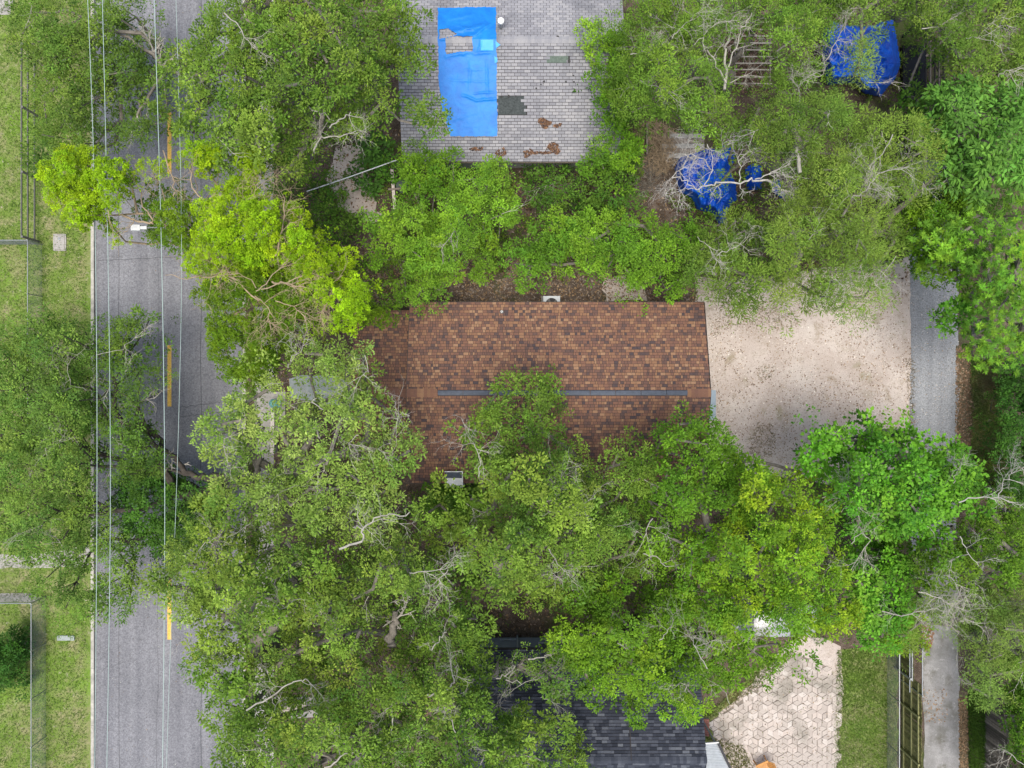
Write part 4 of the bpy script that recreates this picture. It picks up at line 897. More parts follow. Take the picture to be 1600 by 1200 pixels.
# ------------------------------------------------------------------ white car under the trees
def car(loc_, rz, label):
    root = empty('parked_car', loc_, rz, label, 'car')
    # stations along x (rear at -x): x, half width, z belt
    st = [(-2.15, .62, .45, .78), (-2.12, .74, .36, .95), (-1.95, .82, .28, 1.02), (-1.2, .87, .24, 1.04), (0, .88, .22, 1.0), (1.1, .87, .24, .97), (1.8, .80, .28, .88), (2.1, .68, .34, .76), (2.2, .5, .42, .62)]
    mb = MB(); n = 14
    for x_, hw, zl, zh in st:
        zc = (zl + zh) / 2; hz = (zh - zl) / 2
        for k in range(n):
            t = 2 * math.pi * (k + .5) / n; c_ = math.cos(t); s_ = math.sin(t); e = .45
            mb.v.append((x_, hw * abs(c_) ** e * (1 if c_ > 0 else -1), zc + hz * abs(s_) ** e * (1 if s_ > 0 else -1)))
    for i in range(len(st) - 1):
        for k in range(n): k2 = (k + 1) % n; mb.f.append((i * n + k, (i + 1) * n + k, (i + 1) * n + k2, i * n + k2))
    mb.f.append(tuple(range(n))); mb.f.append(tuple((len(st) - 1) * n + k for k in range(n))[::-1])
    body = mb.build('body', M['car_white'], root, True)
    # cabin roof panel + pillars
    rp = MB(); X = [-1.38, -1.2, -.3, .35, .5]; hw = [.56, .63, .65, .62, .56]; zt = [1.47, 1.53, 1.56, 1.52, 1.47]
    for x_, h_, z_ in zip(X, hw, zt):
        for yy in (-1, -.8, 0, .8, 1): rp.v.append((x_, yy * h_, z_ + (.02 if abs(yy) < .5 else 0) - (.05 if abs(yy) == 1 else 0)))
    for i in range(4):
        for j in range(4): a = i * 5 + j; rp.f.append((a, a + 5, a + 6, a + 1))
    rp.build('roof', M['car_white'], root, True)
    def quad(name, pts, mat, par=root): m_ = MB(); m_.add(pts, [tuple(range(len(pts)))]); c0 = sum((Vector(p) for p in pts), Vector()) / len(pts); return m_.build(name, mat, par)
    rw = [(-1.98, -.66, 1.03), (-1.40, -.54, 1.44), (-1.40, .54, 1.44), (-1.98, .66, 1.03)]; quad('rear_window', rw, M['glass'])
    ws = [(1.15, .68, 1.0), (.52, .56, 1.45), (.52, -.56, 1.45), (1.15, -.68, 1.0)]; quad('windscreen', ws, M['glass'])
    for sg in (-1, 1):
        quad('side_window', [(-1.75, sg * .80, 1.03), (-1.25, sg * .655, 1.44), (-.32, sg * .675, 1.47), (-.32, sg * .81, 1.03)][::sg], M['glass'])
        quad('side_window', [(-.24, sg * .81, 1.02), (-.24, sg * .675, 1.47), (.42, sg * .61, 1.43), (1.05, sg * .76, 1.0)][::sg], M['glass'])
        
        for pa, pb, w1, w2 in (((-.28, sg * .82, 1.0), (-.28, sg * .68, 1.5), .09, .03), ((-2.0, sg * .72, 1.02), (-1.36, sg * .58, 1.47), .08, .10), ((1.15, sg * .73, .98), (.49, sg * .585, 1.47), .06, .06)): MB().bar(pa, pb, w1, w2).build('pillar', M['car_white'], root)
        MB().box(.85, 1.02, min(sg * .9, sg * 1.05), max(sg * .9, sg * 1.05), .98, 1.1).build('mirror', M['car_white'], root)
        for x_ in (-1.35, 1.35):
            w_ = MB().tube([(x_, sg * .70, .32), (x_, sg * .91, .32)], .32, 20).build('wheel', M['rubber'], root)
            MB().tube([(x_, sg * .905, .32), (x_, sg * .925, .32)], .2, 14).build('rim', M['metal'], w_)
        quad('tail_lamp', [(-2.165, sg * .40, .72), (-2.155, sg * .62, .74), (-2.155, sg * .62, .88), (-2.165, sg * .40, .86)][::sg], M['red_lamp'])
    MB().box(-2.24, -2.08, -.72, .72, .42, .60).build('bumper', M['car_white'], root)
    return root
cp = P(1148, 966, .9)
car((cp.x + 2.15, cp.y - .10, 0), R(-2), 'white car with dark rear window half hidden under trees above the patio')

# ------------------------------------------------------------------ vegetation
LEAVES = 0
GAIN = np.array([1.19, 1.32, .80])
STY = {
 # L, W, sprays, leaves per spray, spray r, clump r, flat, spacing(m), colours, dead twig rate, up-bias
 'oak':   dict(L=.15, W=.075, ns=13, nl=13, sr=.22, cr=.60, flat=.45, sp=.95, cols=[(.085, .15, .028), (.13, .20, .035), (.17, .235, .05), (.06, .11, .025)], twig=.22, und=1),
 'oakdk': dict(L=.14, W=.07, ns=11, nl=13, sr=.22, cr=.58, flat=.4, sp=.95, cols=[(.055, .105, .025), (.08, .14, .03), (.11, .17, .035)], twig=.15, und=.7),
 'pale':  dict(L=.15, W=.07, ns=12, nl=12, sr=.22, cr=.55, flat=.4, sp=.95, cols=[(.16, .235, .06), (.21, .28, .085), (.12, .19, .045), (.24, .30, .11)], twig=.35, und=.7),
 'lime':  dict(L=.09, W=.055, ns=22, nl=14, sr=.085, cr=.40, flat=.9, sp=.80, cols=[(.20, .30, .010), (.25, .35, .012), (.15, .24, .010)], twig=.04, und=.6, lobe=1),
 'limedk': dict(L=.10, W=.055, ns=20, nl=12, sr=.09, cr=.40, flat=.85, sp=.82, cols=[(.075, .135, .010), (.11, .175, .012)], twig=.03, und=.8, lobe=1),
 'bright': dict(L=.13, W=.07, ns=14, nl=14, sr=.19, cr=.50, flat=.55, sp=.85, cols=[(.13, .23, .03), (.17, .28, .03), (.10, .19, .03)], twig=.08, und=.9),
 'broad': dict(L=.19, W=.13, ns=11, nl=10, sr=.24, cr=.58, flat=.5, sp=.95, cols=[(.07, .19, .02), (.10, .25, .025), (.05, .14, .02), (.15, .29, .04)], twig=.05, und=.8),
 'yellow': dict(L=.15, W=.08, ns=14, nl=13, sr=.2, cr=.55, flat=.5, sp=.9, cols=[(.10, .20, .02), (.145, .25, .02), (.075, .16, .018), (.20, .28, .02)], twig=.08, und=.9),
 'green': dict(L=.14, W=.08, ns=13, nl=13, sr=.2, cr=.55, flat=.5, sp=.9, cols=[(.09, .18, .018), (.13, .23, .022), (.06, .13, .015)], twig=.10, und=.9),
 'feather': dict(L=.17, W=.035, ns=14, nl=15, sr=.26, cr=.60, flat=.4, sp=.90, cols=[(.14, .20, .055), (.18, .245, .075), (.10, .16, .04)], twig=.55, und=.8),
 'olive': dict(L=.15, W=.05, ns=14, nl=15, sr=.25, cr=.60, flat=.4, sp=.90, cols=[(.105, .17, .035), (.145, .21, .045), (.08, .13, .03)], twig=.40, und=.8),
 'star':  dict(L=.18, W=.055, ns=11, nl=12, sr=.10, cr=.58, flat=.5, sp=.85, cols=[(.085, .19, .025), (.12, .24, .03), (.065, .145, .025), (.16, .26, .03)], twig=.03, und=.8, rosette=1, big_leaf=1),
 'big':   dict(L=.25, W=.10, ns=12, nl=11, sr=.22, cr=.62, flat=.5, sp=.9, cols=[(.085, .19, .04), (.12, .24, .05), (.065, .145, .035)], twig=.03, und=.9, droop=1, big_leaf=1),
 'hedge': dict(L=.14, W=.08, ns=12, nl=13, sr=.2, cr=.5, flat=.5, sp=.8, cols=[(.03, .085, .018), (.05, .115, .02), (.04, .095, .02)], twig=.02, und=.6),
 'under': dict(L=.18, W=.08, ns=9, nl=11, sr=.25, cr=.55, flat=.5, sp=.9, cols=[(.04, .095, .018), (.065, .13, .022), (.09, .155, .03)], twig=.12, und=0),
}
def unit(v): return v / (np.linalg.norm(v, axis=-1, keepdims=True) + 1e-9)
def leaves(cent, st, scale=1.0, hue=None):
    """cent: (n,3) clump centres -> quads and colours"""
    global LEAVES
    n = len(cent); ns, nl = int(st['ns'] * 1.2), int(st['nl'] * (1.0 if st.get('big_leaf') else 1.65))
    # sprays on a flattened dome
    th = rng.uniform(0, 2 * np.pi, (n, ns)); rho = np.sqrt(rng.uniform(0, 1, (n, ns))); cr = st['cr'] * (rng.uniform(.85, 1.2, (n, 1)) if st.get('lobe') else rng.uniform(.7, 1.25, (n, 1))) * scale
    dome = np.sqrt(np.clip(1 - rho ** 2, 0, 1)) * st['flat'] * cr
    low = rng.uniform(0, 1, (n, ns)) < (.08 if st.get('lobe') else .25)
    sz = np.where(low, -rng.uniform(0, .5, (n, ns)) * st['flat'] * cr, dome) + rng.normal(0, .03 if st.get('lobe') else .08, (n, ns))
    sc = cent[:, None, :] + np.stack([rho * cr * np.cos(th), rho * cr * np.sin(th), sz], -1)
    outw = unit(np.stack([rho * np.cos(th), rho * np.sin(th), np.full_like(rho, .55)], -1))
    sc = sc.reshape(-1, 3); outw = outw.reshape(-1, 3); m = len(sc)
    a = rng.uniform(0, 2 * np.pi, (m, nl)); 
    if st.get('rosette'):
        a = (np.arange(nl) / nl * 2 * np.pi)[None] + rng.uniform(0, 6.28, (m, 1)) + rng.normal(0, .12, (m, nl)); el = rng.uniform(-.25, .35, (m, nl))
    elif st.get('droop'): el = rng.uniform(-.8, .0, (m, nl))
    else: el = rng.normal(.05, .45, (m, nl))
    d = np.stack([np.cos(a) * np.cos(el), np.sin(a) * np.cos(el), np.sin(el)], -1) + outw[:, None, :] * .5
    d = unit(d)
    r0 = st['sr'] * (rng.uniform(.1, 1, (m, nl)) if not st.get('rosette') else np.full((m, nl), .12))
    b = sc[:, None, :] + d * r0[..., None] * scale
    nrm = unit(rng.normal(0, .45, (m, nl, 3)) + np.array([0, 0, 1.0]) + outw[:, None, :] * .4)
    s = unit(np.cross(d, nrm)); cf = np.repeat(rng.uniform(.72, 1.25, n), ns)[:, None, None]; scale = scale * cf; L = st['L'] * (1.0 if st.get('big_leaf') else .80) * rng.uniform(.65, 1.25, (m, nl, 1)) * scale; W = st['W'] * (1.0 if st.get('big_leaf') else .84) * rng.uniform(.7, 1.2, (m, nl, 1)) * scale
    up = np.cross(s, d)
    V = np.stack([b, b + d * L * .45 + s * W * .5 + up * W * .1, b + d * L - up * W * .15, b + d * L * .45 - s * W * .5 + up * W * .1], 2).reshape(-1, 4, 3)
    cols = np.array(st['cols']) * GAIN; k = len(cols)
    cc = cols[rng.integers(0, k, n)] * rng.uniform(.78, 1.25, (n, 1)) * np.stack([rng.uniform(.85, 1.2, n), np.ones(n), np.ones(n)], 1)     # clump colour
    if hue is not None: cc = cc * hue
    sp = (np.repeat(cc, ns, 0) * .55 + cols[rng.integers(0, k, m)] * .45 * (hue if hue is not None else 1)) * rng.uniform(.75, 1.3, (m, 1))
    lc = np.repeat(sp, nl, 0) * rng.uniform(.78, 1.28, (m * nl, 1)); LEAVES += len(V)
    return V, lc

def bare_twig(mb, p, d, L, r, depth, crook=.35):
    """crooked branching dead twig"""
    pts = [p.copy()]; q = p.copy(); dd = d.normalized(); n = 3
    for k in range(n):
        dd = (dd + Vector(rng.normal(0, crook, 3)) * .8).normalized(); dd.z = max(-.25, dd.z * .8); q = q + dd * L / n; pts.append(q.copy())
    mb.tube(pts, [r * (1 - .75 * i / n) for i in range(n + 1)], 3, False)
    if depth > 0:
        for k in range(1, n + 1):
            for _ in range(2 if rng.random() < .55 else 1):
                s_ = (pts[k] - pts[k - 1]).normalized(); v = (s_ + Vector((rng.normal(0, .8), rng.normal(0, .8), rng.normal(0, .3)))).normalized()
                bare_twig(mb, pts[k], v, L * rng.uniform(.4, .7), r * .6, depth - 1, crook)

def limb_path(mb, twigs, px_path, r0, r1, side=3, tw=1.0):
    pts = [P(a, b, z) for a, b, z in px_path]; fine = []
    for i in range(len(pts) - 1):
        for k in range(4): fine.append(pts[i].lerp(pts[i + 1], k / 4) + (Vector(rng.normal(0, min(.05, .03 + r0 * .25), 3)) if (i or k) else Vector()))
    fine.append(pts[-1]); n = len(fine); rr = [r0 + (r1 - r0) * i / (n - 1) for i in range(n)]
    mb.tube(fine, rr, 7 if r0 > .06 else 5)
    for k in range(side):
        i = int(rng.integers(n // 3, n)); d = (fine[i] - fine[i - 1]).normalized() + Vector((rng.normal(0, .9), rng.normal(0, .9), .1))
        bare_twig(twigs, fine[i], d, rng.uniform(.5, 1.1) * tw, max(.012, rr[i] * .5), 2)
    return fine

def make_tree(name, label, cat, base, patches, fork_z=2.2, trunk_r=.28, bark='bark', twig_mat='bark_pale', limbs=(), dead=(), group=None, twig_scale=1.0, cap=None, trunk_top=None):
    bx = P(base[0], base[1], 0); root = empty(name, tuple(bx), label=label, cat=cat, group=group); off = np.array(bx)
    allc = []; QV = []; QC = []; tops = []
    for pt in patches:
        st = STY[pt['s']]; poly = poly_np(pt['p']); zt = pt['z']; k = (H - zt) / F; sp = st['sp'] * .76 / k * pt.get('space', 1)
        lo, hi = poly.min(0), poly.max(0)
        gx = np.arange(lo[0] - sp, hi[0] + sp, sp); gy = np.arange(lo[1] - sp, hi[1] + sp, sp * .87)
        G = np.array([(a + (j % 2) * sp / 2, b) for j, b in enumerate(gy) for a in gx]); G += rng.normal(0, sp * .22, G.shape)
        G = G[inside(G, poly)]; ed = edge_dist(G, poly); inset = st['cr'] / k * pt.get('inset', .55) * .72
        keep = ed > inset * rng.uniform(.6, 1.1, len(G)); G = G[keep]; ed = ed[keep]
        for h_ in pt.get('holes', ()): h_ = poly_np(h_); kk = ~(inside(G, h_) | (edge_dist(G, h_) < inset * 1.1)); G = G[kk]; ed = ed[kk]
        kk = rng.random(len(G)) < pt.get('d', .93); G = G[kk]; ed = ed[kk]
        if not len(G): continue
        drop = pt.get('drop', 2.2); rad = pt.get('rad', 90)
        nz = np.array([mnoise.noise(Vector((a * .016, b * .016, zt))) + .75 * mnoise.noise(Vector((a * .038, b * .038, zt + 7))) + .3 * mnoise.noise(Vector((a * .09, b * .09, zt + 3))) for a, b in G])
        val = np.array([mnoise.noise(Vector((a * .03, b * .03, zt + 21))) for a, b in G]); z = zt - drop * (1 - np.clip(ed / rad, 0, 1)) ** 2 - np.clip(-val - .12, 0, 1) * 7 * min(1, pt.get('rough', 1.5) / 1.8) * (0 if zt < 5.5 else 1) + nz * pt.get('rough', 1.5) + rng.normal(0, .22, len(G)); z = np.maximum(z, .5)
        kz = (H - z) / F; c = np.stack([(G[:, 0] - 800) * kz, (600 - G[:, 1]) * kz, z], 1)
        V, lc = leaves(c, st, 1.0, pt.get('hue')); QV.append(V); QC.append(lc); allc.append(c); tops.append((c, st))
        if st['und'] > 0 and not pt.get('nound'):
            m = rng.random(len(c)) < st['und'] * pt.get('und', 1); u = c[m] + rng.normal(0, .35, (m.sum(), 3)); u[:, 2] -= rng.uniform(.8, 2.2, m.sum()); u[:, 2] = np.maximum(u[:, 2], .4); u[:, :2] *= ((H - u[:, 2]) / (H - c[m][:, 2]))[:, None] ** .8
            st2 = dict(st); st2['ns'] = max(5, int(st['ns'] * .62)); st2['nl'] = max(6, int(st['nl'] * .7)); 
            V, lc = leaves(u, st2, 1.25, pt.get('hue')); QV.append(V); QC.append(lc * .92)
    V = np.concatenate(QV) - off; col = np.concatenate(QC)
    link('crown', quads_mesh('crown', V, col=np.clip(col, 0, .8)), M['leaf'], root)
    # skeleton
    c = np.concatenate(allc) - off; cen = c.mean(0); fork_z = min(fork_z, c[:, 2].min() * .8 + .2)
    tt = np.array([cen[0] * .12, cen[1] * .12, fork_z]) if trunk_top is None else np.array(P(*trunk_top)) - off
    mid = tt * .5 + np.array([rng.normal(0, .08), rng.normal(0, .08), 0])
    nodes = [np.zeros(3), mid, tt]; par = [-1, 0, 1]; plen = [0, 0, 0]
    order = np.argsort(np.linalg.norm(c - tt, axis=1)); 
    for i in order:
        tgt = c[i] - np.array([0, 0, .30]); A = np.array(nodes[2:]); dist = np.linalg.norm(A - tgt, axis=1); cost = dist + .32 * np.array(plen[2:]) + np.maximum(0, A[:, 2] - tgt[2]) * .8
        j = int(np.argmin(cost)) + 2; p0 = nodes[j]; L = np.linalg.norm(tgt - p0); nseg = max(1, int(L / .7)); prev = j
        for k in range(1, nseg + 1):
            t = k / nseg; q = p0 + (tgt - p0) * t
            if k < nseg: q = q + rng.normal(0, .12, 3); q[2] -= .16 * L * math.sin(math.pi * t)
            q = np.array(q); lim = tgt[2] - (.75 if k < nseg else 0); q[2] = min(q[2], max(lim, .3)); nodes.append(q); par.append(prev); plen.append(plen[prev] + L / nseg); prev = len(nodes) - 1
    N = len(nodes); w_ = np.zeros(N); ch = [[] for _ in range(N)]
    for i in range(N - 1, 0, -1):
        if not ch[i]: w_[i] = 1
        w_[par[i]] += w_[i]; ch[par[i]].append(i)
    tot = w_[0] + 1; rad = trunk_r * (w_ / tot) ** .56; rad = np.maximum(rad, .011)
    mb = MB(); flare = MB(); flare.tube([nodes[0] - np.array([0, 0, .2]), nodes[0] + np.array([0, 0, .25]), nodes[1], nodes[2]], [trunk_r * 1.5, trunk_r * 1.1, trunk_r * .95, trunk_r * .9], 12)
    flare.build('trunk', M[bark], root, True)
    # chains following the heaviest child
    started = set(); stack = [2]; chains = []
    while stack:
        s_ = stack.pop(); 
        for first in ch[s_]:
            chain = [s_, first]; cur = first
            while ch[cur]:
                nx_ = max(ch[cur], key=lambda q: w_[q]); stack_rest = [q for q in ch[cur] if q != nx_]
                for q in stack_rest: started.add((cur, q))
                chain.append(nx_); cur = nx_
            chains.append(chain)
    todo = list(started)
    done = set()
    while todo:
        a, b = todo.pop(); chain = [a, b]; cur = b
        while ch[cur]:
            nx_ = max(ch[cur], key=lambda q: w_[q])
            for q in ch[cur]:
                if q != nx_ and (cur, q) not in started: started.add((cur, q)); todo.append((cur, q))
            chain.append(nx_); cur = nx_
        chains.append(chain)
    for chn in chains:
        r_ = [min(rad[chn[1]] * 1.05, rad[chn[0]])] + [rad[q] for q in chn[1:]]
        mb.tube([nodes[q] for q in chn], r_, 7 if r_[0] > .07 else 4, False)
    lb = MB(); tw = MB()
    for path, r0, r1, sd in limbs: lb = MB(); limb_path(lb, tw, path, r0, r1, sd); o = lb.build('limb', M[bark], root, True); to_local(o, root)
    mb.build('branches', M[bark], root)
    dd = MB()
    for path, r0, r1, sd in dead: lb = MB(); limb_path(lb, lb, path, r0 * .62, r1 * .75, sd); o = lb.build('dead_branch', M[twig_mat], root); to_local(o, root)
    for cz, st in tops:
        for i in range(len(cz)):
            if rng.random() < st['twig'] * .32 * twig_scale:
                p = Vector(cz[i]) + Vector((rng.normal(0, .15), rng.normal(0, .15), st['cr'] * st['flat'] * .6)); a = rng.uniform(0, 6.28)
                bare_twig(dd, p, Vector((math.cos(a), math.sin(a), .25)), rng.uniform(.45, 1.2), rng.uniform(.010, .018), 1 if rng.random() < .65 else 2, .4)
    for v in tw.v: pass
    if tw.v:
        k0 = len(dd.v); dd.v += tw.v; dd.f += [tuple(i + k0 for i in f) for f in tw.f]
    if dd.v: o = dd.build('bare_twigs', M[twig_mat], root); to_local(o, root); o['kind'] = 'stuff'
    return root
def Z(pts, z): return [(a, b, z) for a, b in pts]

# ------------------------------------------------------------------ the trees (outlines as pixel positions of the crown at its height)
make_tree('oak_tree', 'darker low oak crown covering the road and verge at the upper left', 'tree', (398, 95), [
    dict(s='oakdk', z=6.2, d=.97, space=.9, inset=.3, rad=60, p=[(20, 0), (200, 0), (190, 40), (170, 70), (185, 110), (170, 160), (175, 215), (140, 245), (75, 268), (35, 262), (28, 215), (55, 170), (35, 100), (10, 60)], hue=np.array([1.25, 1.15, 1.2])),
    dict(s='oakdk', z=6.0, d=.88, rad=40, inset=.2, p=[(160, 0), (200, 0), (220, 30), (250, 60), (262, 110), (272, 160), (262, 200), (235, 225), (200, 245), (165, 240), (175, 180), (160, 100), (170, 50)])],
    fork_z=3.0, trunk_r=.26, trunk_top=(330, 115, 3.5), limbs=[(Z([(300, 125), (262, 108), (235, 82), (205, 65), (180, 48)], 5.0), .14, .05, 4), (Z([(262, 108), (240, 140), (215, 180), (205, 200)], 5.0), .08, .04, 3)], bark='bark')
make_tree('oak_tree', 'very large mid-green oak left of the grey-roofed house', 'tree', (470, 150), [
    dict(s='oak', z=11, rad=110, drop=3.0, p=[(262, 75), (300, 40), (325, 0), (420, -60), (560, -60), (655, 0), (650, 60), (668, 75), (675, 140), (700, 190), (690, 228), (650, 200), (600, 205), (560, 215), (535, 215), (500, 235), (470, 290), (420, 300), (360, 262), (300, 235), (268, 200), (280, 150), (252, 110)],
         holes=[[(615, 128), (640, 150), (632, 190), (618, 185)]])],
    trunk_r=.48, dead=[(Z([(545, 130), (556, 90), (560, 60)], 9.5), .12, .05, 2), (Z([(490, 235), (500, 215), (530, 212), (556, 205)], 10), .05, .02, 4), (Z([(515, 200), (535, 185), (548, 175)], 11), .04, .02, 2), (Z([(480, 165), (500, 178), (530, 190)], 10), .05, .02, 2), (Z([(350, 20), (372, 35), (385, 60), (400, 75)], 11.5), .035, .015, 4), (Z([(300, 110), (302, 95), (315, 100)], 10), .02, .01, 3)])
make_tree('lime_tree', 'lime-green cauliflower-crowned tree with bare tan branches over the right road edge', 'tree', (408, 470), [
    dict(s='lime', space=.8, z=9.5, rad=30, drop=1.3, rough=1.0, d=.97, inset=.45, p=[(58, 272), (75, 250), (110, 234), (150, 245), (195, 262), (208, 290), (190, 335), (150, 352), (122, 358), (95, 325), (60, 300)]),
    dict(s='lime', z=9.0, rad=20, d=.5, inset=.3, nound=1, p=[(195, 255), (240, 240), (262, 225), (272, 245), (262, 280), (240, 300), (205, 310)]),
    dict(s='lime', z=8.0, rad=20, d=.35, inset=.2, nound=1, p=[(150, 340), (190, 335), (200, 370), (195, 388), (180, 370)]),
    dict(s='lime', space=.8, z=9.0, rad=20, d=1, inset=.3, p=[(282, 235), (310, 222), (345, 235), (357, 262), (320, 278), (290, 262)]),
    dict(s='lime', space=.8, z=9.0, rad=20, d=1, inset=.3, p=[(356, 240), (398, 228), (418, 250), (402, 292), (372, 280)]),
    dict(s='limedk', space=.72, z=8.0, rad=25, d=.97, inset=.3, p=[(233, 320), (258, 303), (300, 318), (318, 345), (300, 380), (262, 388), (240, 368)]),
    dict(s='lime', space=.82, z=10.5, rad=50, drop=2.0, rough=1.4, d=.95, inset=.35, p=[(300, 330), (320, 290), (350, 276), (390, 292), (425, 305), (470, 330), (500, 370), (545, 395), (585, 450), (586, 480), (560, 505), (520, 508), (492, 470), (462, 445), (425, 432), (385, 425), (345, 432), (318, 437), (300, 420), (305, 370)]),
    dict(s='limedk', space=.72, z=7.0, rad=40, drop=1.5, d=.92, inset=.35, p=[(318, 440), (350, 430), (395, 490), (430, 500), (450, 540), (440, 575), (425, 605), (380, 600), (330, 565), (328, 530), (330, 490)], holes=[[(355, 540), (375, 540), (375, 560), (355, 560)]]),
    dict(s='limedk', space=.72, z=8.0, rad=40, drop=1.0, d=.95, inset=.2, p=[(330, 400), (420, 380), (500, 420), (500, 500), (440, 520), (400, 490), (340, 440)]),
    dict(s='lime', space=.85, z=8.5, rad=20, inset=.2, p=[(478, 482), (503, 485), (510, 530), (488, 545), (478, 520)]),
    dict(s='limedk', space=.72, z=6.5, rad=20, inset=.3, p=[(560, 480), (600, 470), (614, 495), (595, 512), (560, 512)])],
    bark='bark_tan', twig_mat='bark_tan', trunk_r=.24, fork_z=3, trunk_top=(408, 470, 3.6), twig_scale=1.5,
    limbs=[(Z([(405, 470), (360, 430), (330, 432), (290, 436), (258, 430)], 9.0), .035, .012, 5), (Z([(372, 400), (350, 350), (330, 330), (300, 295), (296, 265)], 9.8), .045, .02, 5),
           (Z([(425, 440), (445, 442), (480, 450), (520, 455)], 10.2), .04, .015, 9), (Z([(430, 400), (440, 360), (445, 310)], 10.8), .035, .015, 8),
           (Z([(240, 345), (222, 315), (215, 290)], 8.5), .035, .015, 3), (Z([(255, 235), (268, 270), (275, 300), (262, 320)], 9), .03, .012, 4), (Z([(190, 335), (205, 342), (225, 346), (240, 350)], 8), .05, .04, 2)],
    dead=[(Z([(408, 452), (450, 440), (485, 430), (500, 440)], 10.6), .035, .012, 6), (Z([(400, 455), (420, 440), (455, 395), (480, 370)], 10.8), .03, .012, 4), (Z([(398, 462), (418, 480), (422, 505)], 9.5), .035, .012, 9), (Z([(372, 350), (395, 320), (400, 290)], 10.9), .025, .01, 6),
          (Z([(400, 450), (380, 430), (345, 425)], 10.2), .03, .012, 8), (Z([(430, 470), (460, 480), (480, 500)], 9.8), .03, .012, 8), (Z([(535, 430), (520, 445), (515, 470)], 10.2), .02, .01, 5), (Z([(320, 345), (340, 370), (350, 400)], 10.6), .025, .01, 5)])
make_tree('oak_tree', 'low grey-green oak spreading over the left verge and road with a dark leaning limb', 'tree', (388, 748), [
    dict(s='oakdk', z=6.2, d=.97, space=.88, rad=50, inset=.25, hue=np.array([1.35, 1.3, 1.5]), p=[(-40, 530), (60, 500), (110, 492), (140, 520), (160, 600), (155, 700), (145, 780), (150, 845), (90, 878), (40, 872), (-40, 850)]),
    dict(s='oakdk', z=6.0, d=.92, rad=30, inset=.15, p=[(170, 490), (235, 483), (250, 498), (225, 522), (215, 545), (250, 575), (262, 592), (225, 612), (222, 650), (245, 690), (268, 710), (285, 735), (250, 765), (200, 770), (155, 745), (150, 640), (160, 590), (150, 540)]),
    dict(s='hedge', z=4.6, d=.95, rad=40, inset=.3, p=[(188, 745), (250, 728), (290, 748), (330, 758), (335, 800), (310, 860), (260, 878), (215, 850), (185, 800)], hue=np.array([1.3, 1.2, 1.2])),
    dict(s='oakdk', z=5.6, d=.95, rad=40, inset=.2, hue=np.array([1.25, 1.2, 1.3]), nound=1, p=[(50, 890), (100, 872), (150, 845), (150, 780), (200, 785), (215, 860), (262, 888), (235, 925), (205, 945), (190, 970), (140, 978), (90, 988), (60, 965)])],
    trunk_r=.32, trunk_top=(372, 752, 2.6), bark='bark_dark', twig_mat='bark_pale', twig_scale=1.2,
    limbs=[(Z([(385, 752), (345, 747), (310, 745), (285, 730), (270, 712), (235, 690), (215, 650), (212, 630)], 4.6), .17, .07, 3), (Z([(235, 700), (205, 700), (170, 660), (150, 610), (110, 600)], 4.9), .09, .04, 4), (Z([(310, 745), (270, 735), (200, 735), (150, 725)], 4.5), .08, .04, 3)],
    dead=[(Z([(135, 610), (112, 605), (105, 580)], 6.4), .025, .012, 4), (Z([(75, 520), (90, 530), (80, 545)], 6.4), .02, .01, 4), (Z([(80, 735), (72, 700), (85, 690)], 6.5), .025, .01, 4), (Z([(150, 555), (190, 545), (215, 520)], 6.3), .02, .01, 3), (Z([(105, 870), (90, 840), (70, 830)], 6.3), .02, .01, 3)])
make_tree('oak_tree', 'pale grey-green oak between the road and the lower roof wing', 'tree', (410, 785), [
    dict(s='pale', z=11, rad=90, drop=2.5, rough=2.0, d=.90, inset=.55, p=[(283, 660), (310, 650), (340, 630), (352, 603), (400, 603), (440, 562), (470, 535), (515, 542), (545, 528), (575, 545), (588, 575), (585, 610), (640, 640), (652, 690), (650, 735), (620, 780), (645, 800), (620, 850), (560, 862), (480, 852), (420, 832), (370, 812), (330, 762), (345, 720), (300, 700)],
         holes=[[(462, 596), (520, 592), (530, 618), (470, 622)], [(402, 620), (422, 618), (424, 640), (404, 644)], [(408, 690), (432, 690), (430, 725), (408, 720)], [(485, 672), (508, 668), (510, 680), (488, 684)]])],
    trunk_r=.42, fork_z=3.5, limbs=[(Z([(405, 800), (402, 770), (398, 740), (405, 710)], 7.5), .20, .10, 3)],
    dead=[(Z([(500, 685), (486, 665), (475, 668), (472, 676)], 9.5), .07, .03, 2), (Z([(505, 640), (488, 628), (495, 622)], 11), .035, .015, 2), (Z([(640, 650), (628, 645), (618, 655)], 11.3), .03, .012, 6), (Z([(570, 555), (575, 580), (560, 590)], 11.3), .025, .01, 4), (Z([(450, 575), (455, 560), (470, 550)], 11.3), .03, .012, 4), (Z([(520, 700), (500, 725), (470, 740)], 10), .08, .03, 3), (Z([(340, 670), (352, 690), (348, 700)], 11), .02, .01, 4), (Z([(560, 680), (545, 690), (560, 700)], 11.2), .03, .012, 5)])
